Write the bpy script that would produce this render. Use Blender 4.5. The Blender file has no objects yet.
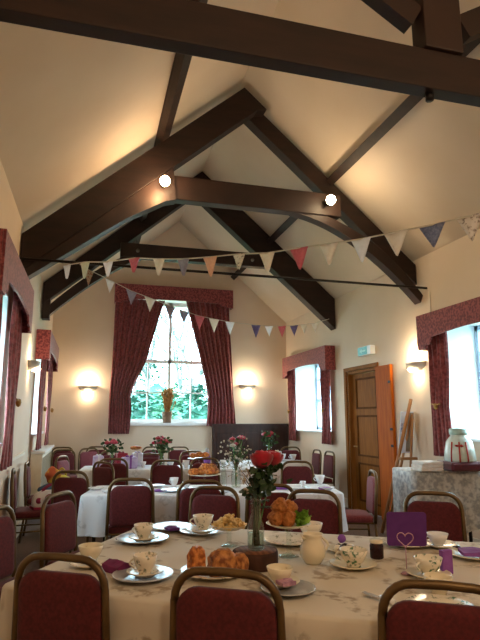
import bpy, bmesh, math, random
from mathutils import Vector, Matrix
PI = math.pi
COL = bpy.context.scene.collection
rnd = random.Random(7)

# ------------------------------------------------------------------ camera
F_PX, HOR, VX, EYE = 536.0, 419.0, 90.0, 1.44
PITCH = math.atan((HOR-320)/F_PX)
YAW = math.atan2(240-VX, F_PX*math.cos(PITCH)+(HOR-320)*math.sin(PITCH))
cam_d = bpy.data.cameras.new('camera'); cam = bpy.data.objects.new('camera', cam_d); COL.objects.link(cam)
cam_d.sensor_fit = 'VERTICAL'; cam_d.sensor_height = 36; cam_d.lens = F_PX/640*36
cam_d.clip_start = .05; cam_d.clip_end = 300
cam.location = (0, 0, EYE); cam.rotation_euler = (PI/2+PITCH, 0, -YAW)
bpy.context.scene.camera = cam
_R = Vector((math.cos(YAW), -math.sin(YAW), 0)); _Fh = Vector((math.sin(YAW), math.cos(YAW), 0)); _U = Vector((0, 0, 1))
_F = _Fh*math.cos(PITCH)+_U*math.sin(PITCH); _Up = -_Fh*math.sin(PITCH)+_U*math.cos(PITCH)
def ray(x, y): return _R*((x-240)/F_PX)-_Up*((y-320)/F_PX)+_F
def on(x, y, ax, val):
    d = ray(x, y); o = Vector((0, 0, EYE)); return o+d*((val-o[ax])/d[ax])
def at(x, y, z=.75): return on(x, y, 2, z)
def depth(p): return (Vector(p)-Vector((0, 0, EYE))).dot(_F)
def px(p, n): return n*depth(p)/F_PX          # n pixels in metres at p

# ------------------------------------------------------------------ materials
def lin(h):
    h = h.lstrip('#'); c = [int(h[i:i+2], 16)/255 for i in (0, 2, 4)]
    return tuple(v/12.92 if v <= .04045 else ((v+.055)/1.055)**2.4 for v in c)+(1,)
MATS = {}
def mat(name, col, rough=.6, metal=0, col2=None, scale=8, detail=4, kind='noise', bump=0, spec=.4, coords='Object', lo=.35, hi=.65, emit=0, sheen=0, trans=0, stretch=(1, 1, 1)):
    if name in MATS: return MATS[name]
    m = bpy.data.materials.new(name); m.use_nodes = True; nt = m.node_tree; n = nt.nodes; L = nt.links
    b = n['Principled BSDF']; b.inputs['Roughness'].default_value = rough; b.inputs['Metallic'].default_value = metal
    b.inputs['Specular IOR Level'].default_value = spec
    b.inputs['Base Color'].default_value = lin(col)
    if sheen: b.inputs['Sheen Weight'].default_value = sheen
    if trans: b.inputs['Transmission Weight'].default_value = trans
    if emit: b.inputs['Emission Color'].default_value = lin(col); b.inputs['Emission Strength'].default_value = emit
    if col2:
        tc = n.new('ShaderNodeTexCoord'); mp = n.new('ShaderNodeMapping'); mp.inputs['Scale'].default_value = stretch
        L.new(tc.outputs[coords], mp.inputs['Vector'])
        if kind == 'voronoi':
            t = n.new('ShaderNodeTexVoronoi'); t.inputs['Scale'].default_value = scale; out = t.outputs['Distance']
        elif kind == 'wave':
            t = n.new('ShaderNodeTexWave'); t.inputs['Scale'].default_value = scale; t.inputs['Distortion'].default_value = 6; t.inputs['Detail'].default_value = 3; out = t.outputs['Color']
        else:
            t = n.new('ShaderNodeTexNoise'); t.inputs['Scale'].default_value = scale; t.inputs['Detail'].default_value = detail; out = t.outputs['Fac']
        L.new(mp.outputs['Vector'], t.inputs['Vector'])
        r = n.new('ShaderNodeValToRGB'); r.color_ramp.elements[0].position = lo; r.color_ramp.elements[1].position = hi
        r.color_ramp.elements[0].color = lin(col); r.color_ramp.elements[1].color = lin(col2)
        L.new(out, r.inputs['Fac']); L.new(r.outputs['Color'], b.inputs['Base Color'])
        if bump:
            bp = n.new('ShaderNodeBump'); bp.inputs['Strength'].default_value = bump; bp.inputs['Distance'].default_value = .01
            L.new(out, bp.inputs['Height']); L.new(bp.outputs['Normal'], b.inputs['Normal'])
    MATS[name] = m; return m
def print_mat(name, base, blots, scale=9, amount=.52, rough=.8, fine=40):
    """cloth or china with scattered printed sprigs: voronoi cells pick where, fine noise breaks them up"""
    m = bpy.data.materials.new(name); m.use_nodes = True; nt = m.node_tree; n = nt.nodes; L = nt.links
    b = n['Principled BSDF']; b.inputs['Roughness'].default_value = rough; b.inputs['Specular IOR Level'].default_value = .35
    tc = n.new('ShaderNodeTexCoord'); a = n.new('ShaderNodeTexNoise'); a.inputs['Scale'].default_value = scale; a.inputs['Detail'].default_value = 1
    f = n.new('ShaderNodeTexNoise'); f.inputs['Scale'].default_value = fine; f.inputs['Detail'].default_value = 3
    L.new(tc.outputs['Object'], a.inputs['Vector']); L.new(tc.outputs['Object'], f.inputs['Vector'])
    r1 = n.new('ShaderNodeValToRGB'); r1.color_ramp.elements[0].position = amount; r1.color_ramp.elements[1].position = amount+.06
    r2 = n.new('ShaderNodeValToRGB'); r2.color_ramp.elements[0].position = .45; r2.color_ramp.elements[1].position = .6
    L.new(a.outputs['Fac'], r1.inputs['Fac']); L.new(f.outputs['Fac'], r2.inputs['Fac'])
    mu = n.new('ShaderNodeMath'); mu.operation = 'MULTIPLY'; L.new(r1.outputs['Color'], mu.inputs[0]); L.new(r2.outputs['Color'], mu.inputs[1])
    cr = n.new('ShaderNodeValToRGB'); cr.color_ramp.interpolation = 'CONSTANT'
    els = cr.color_ramp.elements; els[0].position = 0; els[0].color = lin(blots[0])
    for i, c in enumerate(blots[1:]):
        e = els.new(.42+.14*(i+1)/len(blots)); e.color = lin(c)
    L.new(f.outputs['Fac'], cr.inputs['Fac'])
    mx = n.new('ShaderNodeMix'); mx.data_type = 'RGBA'; mx.inputs[6].default_value = lin(base)
    L.new(mu.outputs[0], mx.inputs[0]); L.new(cr.outputs['Color'], mx.inputs[7]); L.new(mx.outputs[2], b.inputs['Base Color'])
    MATS[name] = m; return m
def glass_mat(name, tint='#ffffff', gloss=.12):
    m = bpy.data.materials.new(name); m.use_nodes = True; nt = m.node_tree; n = nt.nodes; L = nt.links
    n.remove(n['Principled BSDF']); o = n['Material Output']
    t = n.new('ShaderNodeBsdfTransparent'); t.inputs['Color'].default_value = lin(tint)
    g = n.new('ShaderNodeBsdfGlossy'); g.inputs['Roughness'].default_value = .03
    lw = n.new('ShaderNodeLayerWeight'); lw.inputs['Blend'].default_value = .5; fr = n.new('ShaderNodeMath'); fr.operation = 'POWER'; fr.inputs[1].default_value = 3; L.new(lw.outputs['Facing'], fr.inputs[0])
    ad = n.new('ShaderNodeMath'); ad.operation = 'MULTIPLY_ADD'; ad.inputs[1].default_value = .5; ad.inputs[2].default_value = gloss*.3
    mx = n.new('ShaderNodeMixShader'); L.new(fr.outputs[0], ad.inputs[0]); L.new(ad.outputs[0], mx.inputs[0])
    L.new(t.outputs[0], mx.inputs[1]); L.new(g.outputs[0], mx.inputs[2]); L.new(mx.outputs[0], o.inputs['Surface'])
    MATS[name] = m; return m
def emit_mat(name, col, s):
    m = bpy.data.materials.new(name); m.use_nodes = True; b = m.node_tree.nodes['Principled BSDF']
    b.inputs['Base Color'].default_value = lin(col); b.inputs['Emission Color'].default_value = lin(col); b.inputs['Emission Strength'].default_value = s
    MATS[name] = m; return m

M_WALL = mat('wall_paint', '#DFCCB6', .85, col2='#DAC6AF', scale=1.5, bump=.02)
M_CEIL = mat('ceiling_plaster', '#D2C2AE', .9, col2='#CCBAA4', scale=1.2, bump=.02)
M_REVEAL = mat('white_reveal', '#EEF1F0', .8, col2='#E6EAEA', scale=3)
M_FLOOR = mat('carpet_floor', '#6E5A50', .95, col2='#5C4A42', scale=60, bump=.1)
M_BEAM = mat('dark_beam', '#2A1811', .6, col2='#1B0F0A', scale=2.5, detail=8, bump=.15, spec=.35, stretch=(1, 6, 6))
M_BEAM2 = mat('dark_brace', '#2E1B14', .55, col2='#1F120D', scale=3, detail=8, bump=.12, spec=.4)
M_IRON = mat('black_iron', '#1A1513', .5, .6, col2='#241c18', scale=20)
M_WHITE = mat('white_gloss', '#EDEFEE', .35, col2='#E4E7E6', scale=5)
M_PLASTER = mat('plaster_white', '#E9E0D0', .7, col2='#E0D5C2', scale=10)
M_CURT = mat('damask_curtain', '#8E4444', .85, col2='#6E302F', scale=26, detail=3, lo=.42, hi=.58, sheen=.3, coords='Object')
M_PELM = mat('damask_pelmet', '#9A4C4A', .8, col2='#68262D', scale=34, detail=3, lo=.42, hi=.58, sheen=.3)
M_GOLD = mat('gold_cord', '#B98F4A', .6, col2='#8d6a30', scale=60)
M_BRONZE = mat('bronze_tube', '#6E5734', .38, .55, col2='#59452A', scale=6, spec=.5)
M_SEAT = mat('maroon_upholstery', '#5E1E20', .9, col2='#4C1619', scale=70, detail=2, sheen=.06, bump=.05)
M_LITSEAT = mat('lit_upholstery', '#85424A', .9, col2='#72343d', scale=70, detail=2, sheen=.1)  # paler copy of the maroon upholstery, light on the chairs put into the colour
M_BLACKLEG = mat('dark_leg_tube', '#2a2320', .4, .5, col2='#1e1917', scale=6)
M_CLOTH = print_mat('cream_toile_cloth', '#D0C8B8', ['#978A78', '#857A6A', '#A0927E'], scale=6.5, amount=.54, fine=26)
M_CLOTHB = print_mat('white_toile_cloth', '#DADDE2', ['#B7BAC2', '#A6AAB3', '#BFC1C6'], scale=7, amount=.53, fine=26)
M_LACE = mat('silver_lace', '#C9CBC8', .55, col2='#94989A', scale=22, detail=4, kind='noise', bump=.3, lo=.4, hi=.6)
M_DOOR = mat('door_brown', '#8C5518', .7, spec=.15, col2='#7A4812', scale=3, detail=6, stretch=(8, 8, 1))
M_DOORO = mat('door_orange', '#B25A12', .7, spec=.15, col2='#9C4B0E', scale=3, detail=6, stretch=(8, 8, 1))
M_DARKWOOD = mat('dark_panelling', '#3B211B', .5, col2='#2C1713', scale=3, detail=6, stretch=(6, 6, 1))
M_EASEL = mat('easel_wood', '#A87648', .55, col2='#93633A', scale=4, detail=6, stretch=(6, 6, 1))
M_CHINA = print_mat('floral_china', '#E9E1CF', ['#8C7A78', '#A06A70', '#7A8468'], scale=26, amount=.57, rough=.2, fine=90)
M_CREAM = mat('cream_china', '#E6DCC2', .22, col2='#DFD4B8', scale=10)
M_BLUEFL = print_mat('blue_flower_china', '#E8E2D2', ['#2E6B72', '#3A7E86', '#27505C', '#4C7A58'], scale=22, amount=.5, rough=.2, fine=70)
M_PINKFL = print_mat('pink_flower_china', '#E8E0D0', ['#A66A86', '#8A5A7C', '#7F8A62'], scale=24, amount=.5, rough=.2, fine=70)
M_WCHINA = mat('white_china', '#E9ECF0', .2, col2='#E2E5EA', scale=10)
M_SILVER = mat('silver_plate', '#C9CCD0', .25, .35, col2='#B6BAC0', scale=14)
M_WOODSL = mat('log_bark', '#4A2C1E', .85, col2='#30190f', scale=14, bump=.5, stretch=(1, 1, .3))
M_WOODTOP = mat('log_top', '#7A4F33', .7, col2='#633C26', scale=10, kind='wave')
M_PURPLE = mat('purple_paper', '#5E2C77', .75, col2='#552670', scale=20)
M_LILAC = mat('lilac_paper', '#8A55A8', .75, col2='#7c489a', scale=20)
M_MAGENTA = mat('plum_napkin', '#7A2860', .8, col2='#66204f', scale=20)
M_PASTRY = mat('golden_pastry', '#C08246', .55, col2='#7A421E', scale=34, detail=6, bump=.6, lo=.42, hi=.6)
M_PASTRY2 = mat('orange_pastry', '#D88A46', .55, col2='#944E20', scale=46, detail=6, bump=.7, lo=.42, hi=.6)
M_CHICK = mat('fried_crumb', '#C48044', .75, col2='#8A501E', scale=60, detail=5, bump=.8)
M_CRISP = mat('yellow_crisp', '#F4DCA2', .6, col2='#E2BC70', scale=18, bump=.3)
M_LEAF = mat('green_leaf', '#3C5A2C', .55, col2='#26401E', scale=12)
M_LEAFD = mat('dark_leaf', '#2F4A28', .5, col2='#1E331B', scale=12)
M_SALAD = mat('salad_green', '#86B444', .5, col2='#5A8A2A', scale=20)
M_STEM = mat('stem_green', '#5F8A4A', .5, col2='#4a703a', scale=12)
M_RED = mat('red_petal', '#BC1032', .5, col2='#940C26', scale=14, sheen=.3)
M_PINK = mat('pink_petal', '#C9566A', .6, col2='#A83448', scale=20)
M_BREATH = mat('white_blossom', '#C2B8A4', .7, col2='#A89C86', scale=20)
M_TWIG = mat('brown_twig', '#5A4A38', .8, col2='#463828', scale=20)
M_GLASS = glass_mat('clear_glass', '#F8FCFA', .2)
M_PANE = glass_mat('window_glass', '#F4FCFF', .05)
M_JAM = mat('dark_jam', '#2A0C12', .12, col2='#1d070c', scale=20)
M_CHOC = mat('dark_sweets', '#2E1C1C', .3, col2='#1d1010', scale=20)
M_BULB = emit_mat('lamp_bulb', '#FFE2B0', 40)
M_SCGLOW = emit_mat('sconce_glass', '#FFE3B0', 9)
M_GREEN = mat('exit_green', '#2F9186', .4, col2='#2a877d', scale=10, emit=.12)
M_DRIED = mat('dried_grass', '#B98446', .8, col2='#8A5A2A', scale=20)
M_WICKER = mat('wicker_pot', '#8A6A52', .8, col2='#6a4e3a', scale=40, kind='wave')

# ------------------------------------------------------------------ mesh builder
class MB:
    def __init__(s): s.bm = bmesh.new()
    def _add(s, vs, fs, M=None, smooth=False):
        v = [s.bm.verts.new(M @ Vector(p) if M else Vector(p)) for p in vs]
        for f in fs:
            try:
                fc = s.bm.faces.new([v[i] for i in f]); fc.smooth = smooth
            except ValueError: pass
        return s
    def box(s, lo, hi, M=None, bev=0):
        x0, y0, z0 = lo; x1, y1, z1 = hi
        if bev:
            b = min(bev, (x1-x0)/2.01, (y1-y0)/2.01, (z1-z0)/2.01)
            def ring(z, e): return [(x0+e, y0+b, z), (x0+b, y0+e, z), (x1-b, y0+e, z), (x1-e, y0+b, z), (x1-e, y1-b, z), (x1-b, y1-e, z), (x0+b, y1-e, z), (x0+e, y1-b, z)]
            rs = [ring(z0, b), ring(z0+b, 0), ring(z1-b, 0), ring(z1, b)]
            return s.rings(rs, M, True, False)
        vs = [(x0, y0, z0), (x1, y0, z0), (x1, y1, z0), (x0, y1, z0), (x0, y0, z1), (x1, y0, z1), (x1, y1, z1), (x0, y1, z1)]
        return s._add(vs, [(3, 2, 1, 0), (4, 5, 6, 7), (0, 1, 5, 4), (1, 2, 6, 5), (2, 3, 7, 6), (3, 0, 4, 7)], M)
    def rings(s, rs, M=None, caps=True, smooth=True, closed=True):
        n = len(rs[0]); vs = [p for r in rs for p in r]; fs = []
        for i in range(len(rs)-1):
            for j in range(n if closed else n-1):
                k = (j+1) % n; fs.append((i*n+j, i*n+k, (i+1)*n+k, (i+1)*n+j))
        if caps: fs += [tuple(reversed(range(n))), tuple(range((len(rs)-1)*n, len(rs)*n))]
        return s._add(vs, fs, M, smooth)
    def prism(s, poly, axis, a, b, M=None):
        """poly in the two other axes (order xyz without axis), extruded a..b along axis"""
        def mk(p, t):
            q = [0, 0, 0]; o = [i for i in range(3) if i != axis]; q[o[0]], q[o[1]] = p; q[axis] = t; return tuple(q)
        return s.rings([[mk(p, a) for p in poly], [mk(p, b) for p in poly]], M, True, False)
    def tube(s, pts, r, seg=8, M=None, closed=False, caps=True, flat=1):
        pts = [Vector(p) for p in pts]; n = len(pts); rr = r if isinstance(r, (list, tuple)) else [r]*n
        rs = []; up = None
        for i, p in enumerate(pts):
            a = pts[i-1] if (i > 0 or closed) else p; b = pts[(i+1) % n] if (i < n-1 or closed) else p
            t = (b-a).normalized()
            if up is None:
                up = Vector((0, 0, 1)) if abs(t.z) < .9 else Vector((0, 1, 0))
            x = t.cross(up)
            if x.length < 1e-5: x = t.orthogonal()
            x.normalize(); y = x.cross(t).normalized(); up = y
            rs.append([tuple(p+(x*math.cos(2*PI*k/seg)+y*math.sin(2*PI*k/seg)*flat)*rr[i]) for k in range(seg)])
        if closed: rs.append(rs[0])
        return s.rings(rs, M, caps and not closed)
    def lathe(s, prof, seg=20, M=None, smooth=True):
        vs = []; fs = []; n = len(prof)
        for r, z in prof:
            for k in range(seg): vs.append((r*math.cos(2*PI*k/seg), r*math.sin(2*PI*k/seg), z))
        for i in range(n-1):
            for k in range(seg):
                j = (k+1) % seg; fs.append((i*seg+k, i*seg+j, (i+1)*seg+j, (i+1)*seg+k))
        if prof[0][0] > 1e-6: fs.append(tuple(reversed(range(seg))))
        if prof[-1][0] > 1e-6: fs.append(tuple(range((n-1)*seg, n*seg)))
        s._add(vs, fs, M, smooth); return s
    def blob(s, c, r, rough=.12, sub=2, sq=(1, 1, 1), seed=None, M=None):
        q = random.Random(seed if seed is not None else rnd.random())
        t = bmesh.new(); bmesh.ops.create_icosphere(t, subdivisions=sub, radius=1)
        o = [q.uniform(0, 9) for _ in range(6)]
        vs = []
        for v in t.verts:
            p = v.co; k = 1+rough*(math.sin(p.x*5+o[0])+math.sin(p.y*6+o[1])+math.sin(p.z*5.5+o[2])+.6*math.sin(p.x*11+p.y*9+o[3]))*.5
            vs.append((c[0]+p.x*r*k*sq[0], c[1]+p.y*r*k*sq[1], c[2]+p.z*r*k*sq[2]))
        fs = [[v.index for v in f.verts] for f in t.faces]; t.free()
        return s._add(vs, fs, M, True)
    def quad(s, a, b, c, d): return s._add([a, b, c, d], [(0, 1, 2, 3)])
    def leaf(s, p, d, l, w, up=Vector((0, 0, 1)), curl=.15):
        p = Vector(p); d = Vector(d).normalized(); x = d.cross(up)
        if x.length < 1e-4: x = Vector((1, 0, 0))
        x.normalize(); nrm = x.cross(d)
        vs = [p, p+d*l*.35+x*w*.5, p+d*l*.75+x*w*.38-nrm*curl*l*.3, p+d*l-nrm*curl*l, p+d*l*.75-x*w*.38-nrm*curl*l*.3, p+d*l*.35-x*w*.5, p+d*l*.5-nrm*curl*l*.05-nrm*w*.12]
        return s._add(vs, [(0, 1, 6), (1, 2, 6), (2, 3, 6), (3, 4, 6), (4, 5, 6), (5, 0, 6)], None, False)
    def build(s, name, m, parent=None, loc=(0, 0, 0), rz=0, bevel=0, solid=0):
        me = bpy.data.meshes.new(name); bmesh.ops.recalc_face_normals(s.bm, faces=s.bm.faces); s.bm.to_mesh(me); s.bm.free()
        me.materials.append(m); o = bpy.data.objects.new(name, me); COL.objects.link(o); o.location = loc; o.rotation_euler.z = rz
        if parent: o.parent = parent
        if solid: md = o.modifiers.new('solid', 'SOLIDIFY'); md.thickness = solid; md.offset = 0
        if bevel: md = o.modifiers.new('bevel', 'BEVEL'); md.width = bevel; md.segments = 2; md.limit_method = 'ANGLE'
        return o
def tag(o, label=None, cat=None, group=None, kind=None):
    for k, v in (('label', label), ('category', cat), ('group', group), ('kind', kind)):
        if v: o[k] = v
    return o
def empty(name, loc=(0, 0, 0), rz=0, label=None, cat=None, group=None, kind=None):
    o = bpy.data.objects.new(name, None); COL.objects.link(o); o.location = loc; o.rotation_euler = (0, 0, rz); o.empty_display_size = .05
    return tag(o, label, cat, group, kind)
def copy_tree(o, parent=None):
    c = o.copy(); COL.objects.link(c)
    if parent: c.parent = parent
    for ch in list(o.children): copy_tree(ch, c)
    return c
def struct(o): o['kind'] = 'structure'; return o
def face(dx, dy): return math.atan2(-dx, dy)         # rotz so that local +Y looks along (dx, dy)

# ------------------------------------------------------------------ the room
XL, XR, D, YF = -.82, 4.19, 11.3, -2.6
EAVE, APEX, RX = 3.56, 5.77, 1.705
SL = (APEX-EAVE)/(RX-XL)
def roofz(x): return APEX-SL*abs(x-RX)
TH = .6
b = MB().box((XL-TH, YF-TH, -.2), (XR+TH, D+TH, 0)); struct(b.build('floor', M_FLOOR))
b = MB()
for sx in (-1, 1):
    xe = XL-TH if sx < 0 else XR+TH
    b.prism([(RX, APEX), (xe, roofz(xe)), (xe, roofz(xe)+.12), (RX, APEX+.12)], 1, YF-TH, D+TH)
struct(b.build('ceiling', M_CEIL))
def wall_side(name, x0, x1, holes):
    """holes: (ya, yb, za, zb) sorted by ya"""
    b = MB(); y = YF-TH; top = EAVE+.02
    def slab(ya, yb, za, zb):
        b.box((x0, ya, za), (x1, yb, zb))
    for ya, yb, za, zb in holes:
        slab(y, ya, 0, top)
        if za > 0: slab(ya, yb, 0, za)
        slab(ya, yb, zb, top); y = yb
    slab(y, D+TH, 0, top)
    return struct(b.build(name, M_WALL))
NEARL = (4.1, 5.52, 1.19, 2.62); FARL = (8.55, 10.3, 1.19, 2.62); NEAR = (4.3, 5.72, 1.19, 2.62); FAR = (9.02, 10.78, 1.19, 2.62); DOOR = (7.31, 8.35, 0, 2.23); BEHIND = (-.6, 1.2, 1.19, 2.62)
wall_side('wall_left', XL-TH, XL, [NEARL, FARL])
wall_side('wall_right', XR, XR+TH, [NEAR, DOOR, FAR])
BW = (.62, 2.62, 1.33, 3.98)      # back window: x0 x1 z0 z1
b = MB()
x0, x1, z0, z1 = BW
for p in ([(XL, 0), (x0, 0), (x0, roofz(x0)+.03), (XL, roofz(XL)+.03)], [(x0, 0), (x1, 0), (x1, z0), (x0, z0)],
          [(x0, z1), (x1, z1), (x1, roofz(x1)+.03), (RX, APEX+.03), (x0, roofz(x0)+.03)], [(x1, 0), (XR, 0), (XR, roofz(XR)+.03), (x1, roofz(x1)+.03)]):
    b.prism(p, 1, D, D+TH)
struct(b.build('wall_back', M_WALL))
b = MB().prism([(XL, 0), (XR, 0), (XR, roofz(XR)+.03), (RX, APEX+.03), (XL, roofz(XL)+.03)], 1, YF-TH, YF); struct(b.build('wall_front', M_WALL))
struct(MB().box((XL, D-.02, 0), (2.3, D, .14)).build('baseboard_back', M_PLASTER))
struct(MB().box((XL, YF, 0), (XL+.02, D-.02, .14)).build('baseboard_left', M_PLASTER))
bb = MB().box((XR-.02, YF, 0), (XR, DOOR[0]-.5, .14)); bb.box((XR-.02, DOOR[1]+.1, 0), (XR, D-.02, .14)); struct(bb.build('baseboard_right', M_PLASTER))
struct(MB().box((XL, YF, .985), (XL+.025, 7.7, 1.02)).build('trim_1', M_PLASTER))

# windows -------------------------------------------------------------
def side_window(n, sx, hole):
    ya, yb, za, zb = hole; xi = XL if sx < 0 else XR; xo = xi+sx*(TH-.1)
    w = struct(empty('window_%d' % n, (xi, (ya+yb)/2, za)))
    def lx(x): return x-xi
    cy = (ya+yb)/2
    def bx(m, xa, xb, y0, y1, z0, z1): m.box((min(lx(xa), lx(xb)), y0-cy, z0-za), (max(lx(xa), lx(xb)), y1-cy, z1-za))
    m = MB(); e = .004       # lining of the reveal
    bx(m, xi+sx*.005, xo, ya+e, ya+.02, za+.03, zb-e); bx(m, xi+sx*.005, xo, yb-.02, yb-e, za+.03, zb-e); bx(m, xi+sx*.005, xo, ya+e, yb-e, zb-.02, zb-e)
    m.build('reveal', M_REVEAL, w)
    m = MB(); bx(m, xi-sx*.05, xo, ya+e, yb-e, za+.002, za+.03); m.build('window_sill', M_WHITE, w)
    f = MB(); t = .06; xa, xb = xo-sx*.03, xo+sx*.05
    bx(f, xa, xb, ya+.02, ya+.02+t, za+.03, zb-.02); bx(f, xa, xb, yb-.02-t, yb-.02, za+.03, zb-.02)
    bx(f, xa, xb, ya+.02, yb-.02, za+.03, za+.03+t); bx(f, xa, xb, ya+.02, yb-.02, zb-.02-t, zb-.02)
    for k in (1, 2):
        y = ya+(yb-ya)*k/3; bx(f, xa, xb, y-.03, y+.03, za+.03, zb-.02)
    zt = za+.45*(zb-za); bx(f, xa+sx*.01, xb-sx*.01, ya+.02, yb-.02, zt-.025, zt+.025); zt = za+.75*(zb-za); bx(f, xa+sx*.01, xb-sx*.01, ya+.02, yb-.02, zt-.012, zt+.012)
    f.build('window_frame', mat('blue_white_frame', '#BFD2E6', .4, col2='#B5C9DF', scale=5), w)
    g = MB(); bx(g, xo+sx*.005, xo+sx*.012, ya+.03, yb-.03, za+.05, zb-.04); g.build('pane', M_PANE, w)
    return w
side_window(1, -1, NEARL); side_window(2, -1, FARL); side_window(3, 1, NEAR); side_window(4, 1, FAR)
w = struct(empty('window_5', ((x0+x1)/2, D, z0)))
cx = (x0+x1)/2; yo = .3
m = MB(); e = .004
m.box((x0-cx+e, .005, .03), (x0-cx+.02, yo, z1-z0-e)); m.box((x1-cx-.02, .005, .03), (x1-cx-e, yo, z1-z0-e)); m.box((x0-cx+e, .005, z1-z0-.02), (x1-cx-e, yo, z1-z0-e)); m.build('reveal', M_REVEAL, w)
MB().box((x0-cx-.05, -.06, -.025), (x1-cx+.05, -.001, .03)).box((x0-cx+e, -.002, .002), (x1-cx-e, yo, .03)).build('window_sill', M_WHITE, w)
f = MB(); a, bb_ = yo-.05, yo+.03; H = z1-z0; hw = (x1-x0)/2
f.box((-hw+.02, a, .03), (-hw+.1, bb_, H-.02)); f.box((hw-.1, a, .03), (hw-.02, bb_, H-.02)); f.box((-hw, a, .03), (hw, bb_, .11)); f.box((-hw, a, H-.1), (hw, bb_, H-.02))
ym = -.02; f.box((ym-.032, a, .03), (ym+.032, bb_, H-.02)); zt = on(167, 362, 1, D+yo).z-z0; f.box((-hw, a, zt-.035), (hw, bb_, zt+.035))
for xx in (-.47, .46): f.box((xx-.014, a+.02, .08), (xx+.014, bb_-.02, zt)); f.box((xx-.012, a+.02, zt), (xx+.012, bb_-.02, H-.05))
zt2 = on(167, 393, 1, D+yo).z-z0; f.box((-hw+.05, a+.02, zt2-.014), (hw-.05, bb_-.02, zt2+.014))
f.build('window_frame', M_WHITE, w)
MB().box((-hw+.03, yo-.005, .05), (hw-.03, yo+.002, H-.04)).build('pane', M_PANE, w)

# door ------------------------------------------------------------------
ya, yb, _, zt = DOOR
dr = struct(empty('door_1', (XR, (ya+yb)/2, 0))); cy = (ya+yb)/2
m = MB(); hw = (yb-ya)/2
m.box((.002, -hw+.004, 0), (.2, -hw+.05, zt-.004)); m.box((.002, hw-.05, 0), (.2, hw-.004, zt-.004)); m.box((.002, -hw+.004, zt-.05), (.2, hw-.004, zt-.004))
m.box((-.025, hw, 0), (-.001, hw+.08, zt+.06)); m.box((-.025, -hw-.02, zt), (-.001, hw, zt+.06))
m.build('door_frame', M_DOOR, dr)
dp = MB(); dp.box((.07, -hw+.06, .01), (.11, hw-.06, zt-.06)).build('door_panel', M_DOOR, dr)
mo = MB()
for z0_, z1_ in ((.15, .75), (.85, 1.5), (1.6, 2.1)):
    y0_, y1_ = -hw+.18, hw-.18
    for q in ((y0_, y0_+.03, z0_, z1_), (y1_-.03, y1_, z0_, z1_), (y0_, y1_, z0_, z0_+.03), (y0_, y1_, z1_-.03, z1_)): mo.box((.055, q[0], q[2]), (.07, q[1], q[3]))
mo.build('panel_moulding', mat('moulding_brown', '#633A10', .8, spec=.1, col2='#56310c', scale=6), dr)  # mouldings in a darker brown than the door
MB().tube([(.07, hw-.13, 1.0), (.02, hw-.13, 1.0), (.02, hw-.24, 1.0)], .011, 8).build('door_handle', M_GOLD, dr)
lf = tag(empty('folding_door_leaf', (XR-.03, ya-.015, 0)), 'narrow orange wooden door leaf opened flat beside the brown panelled door', 'door leaf')
MB().box((-.03, -.42, .01), (.02, 0, zt-.01), bev=.004).build('leaf_panel', M_DOORO, lf)
for z_ in (.35, 1.05, 1.28, 1.95):
    MB().box((-.038, -.42, z_), (-.0305, -.36, z_+.035)).build('hinge', M_IRON, lf)

# dark wainscot on back wall, radiator cover ------------------------------
b = MB().box((2.5, D-.1, 0), (XR-.03, D-.002, 1.28))
for k in range(5):
    xx = 2.58+k*.32
    b.box((xx, D-.115, .15), (xx+.26, D-.1, 1.15), bev=.006)
b.box((2.46, D-.14, 1.28), (XR-.03, D-.002, 1.34)); struct(b.build('trim_2', M_DARKWOOD))
r = tag(empty('radiator_cover', (XL+.02, 9.5, 0)), 'cream boxed radiator cover under the far left window', 'radiator cover')
MB().box((.0, -1.0, .12), (.16, 1.0, .94)).build('cabinet', M_PLASTER, r)
MB().box((0, -1.03, .94), (.2, 1.03, .98), bev=.008).build('shelf_top', M_WHITE, r)
s = MB()
for k in range(16): s.box((.16, -.95+k*.12, .2), (.166, -.87+k*.12, .88))
s.build('grille', mat('grille_beige', '#a3977f', .6, col2='#978b73', scale=9), r)

# ------------------------------------------------------------------ roof timbers
def bar(m, p, q, w, y0, y1):
    """timber in a vertical plane from (x,z) p to q, depth w below the line p-q, y0..y1"""
    p = Vector(p); q = Vector(q); d = (q-p).normalized(); n = Vector((d.y, -d.x))
    if n.y > 0: n = -n
    m.prism([tuple(p), tuple(q), tuple(q+n*w), tuple(p+n*w)], 1, y0, y1)
def cut_rafter(m, sx, Y, th, w, gap=.02, xe=None):
    """principal rafter following the roof, vertical cut at the wall"""
    xe = xe if xe is not None else ((XL+.012) if sx < 0 else (XR-.012)); wv = w*math.sqrt(1+SL*SL)
    xt = RX-sx*.09
    zt_ = roofz(RX)-gap
    m.prism([(RX+sx*0.0, zt_), (xe, roofz(xe)-gap), (xe, roofz(xe)-gap-wv), (RX-sx*.0, zt_-wv)], 1, Y-th/2, Y+th/2)
def arc_brace(m, pts_out, pts_in, Y, th):
    n = len(pts_out); rs = []
    for o, i in zip(pts_out, pts_in): rs.append([(o[0], Y-th/2, o[1]), (o[0], Y+th/2, o[1]), (i[0], Y+th/2, i[1]), (i[0], Y-th/2, i[1])])
    m.rings(rs, None, True, False)
def bez(a, c, d, n=14):
    return [((1-t)**2*a[0]+2*t*(1-t)*c[0]+t*t*d[0], (1-t)**2*a[1]+2*t*(1-t)*c[1]+t*t*d[1]) for t in [i/n for i in range(n+1)]]
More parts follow.
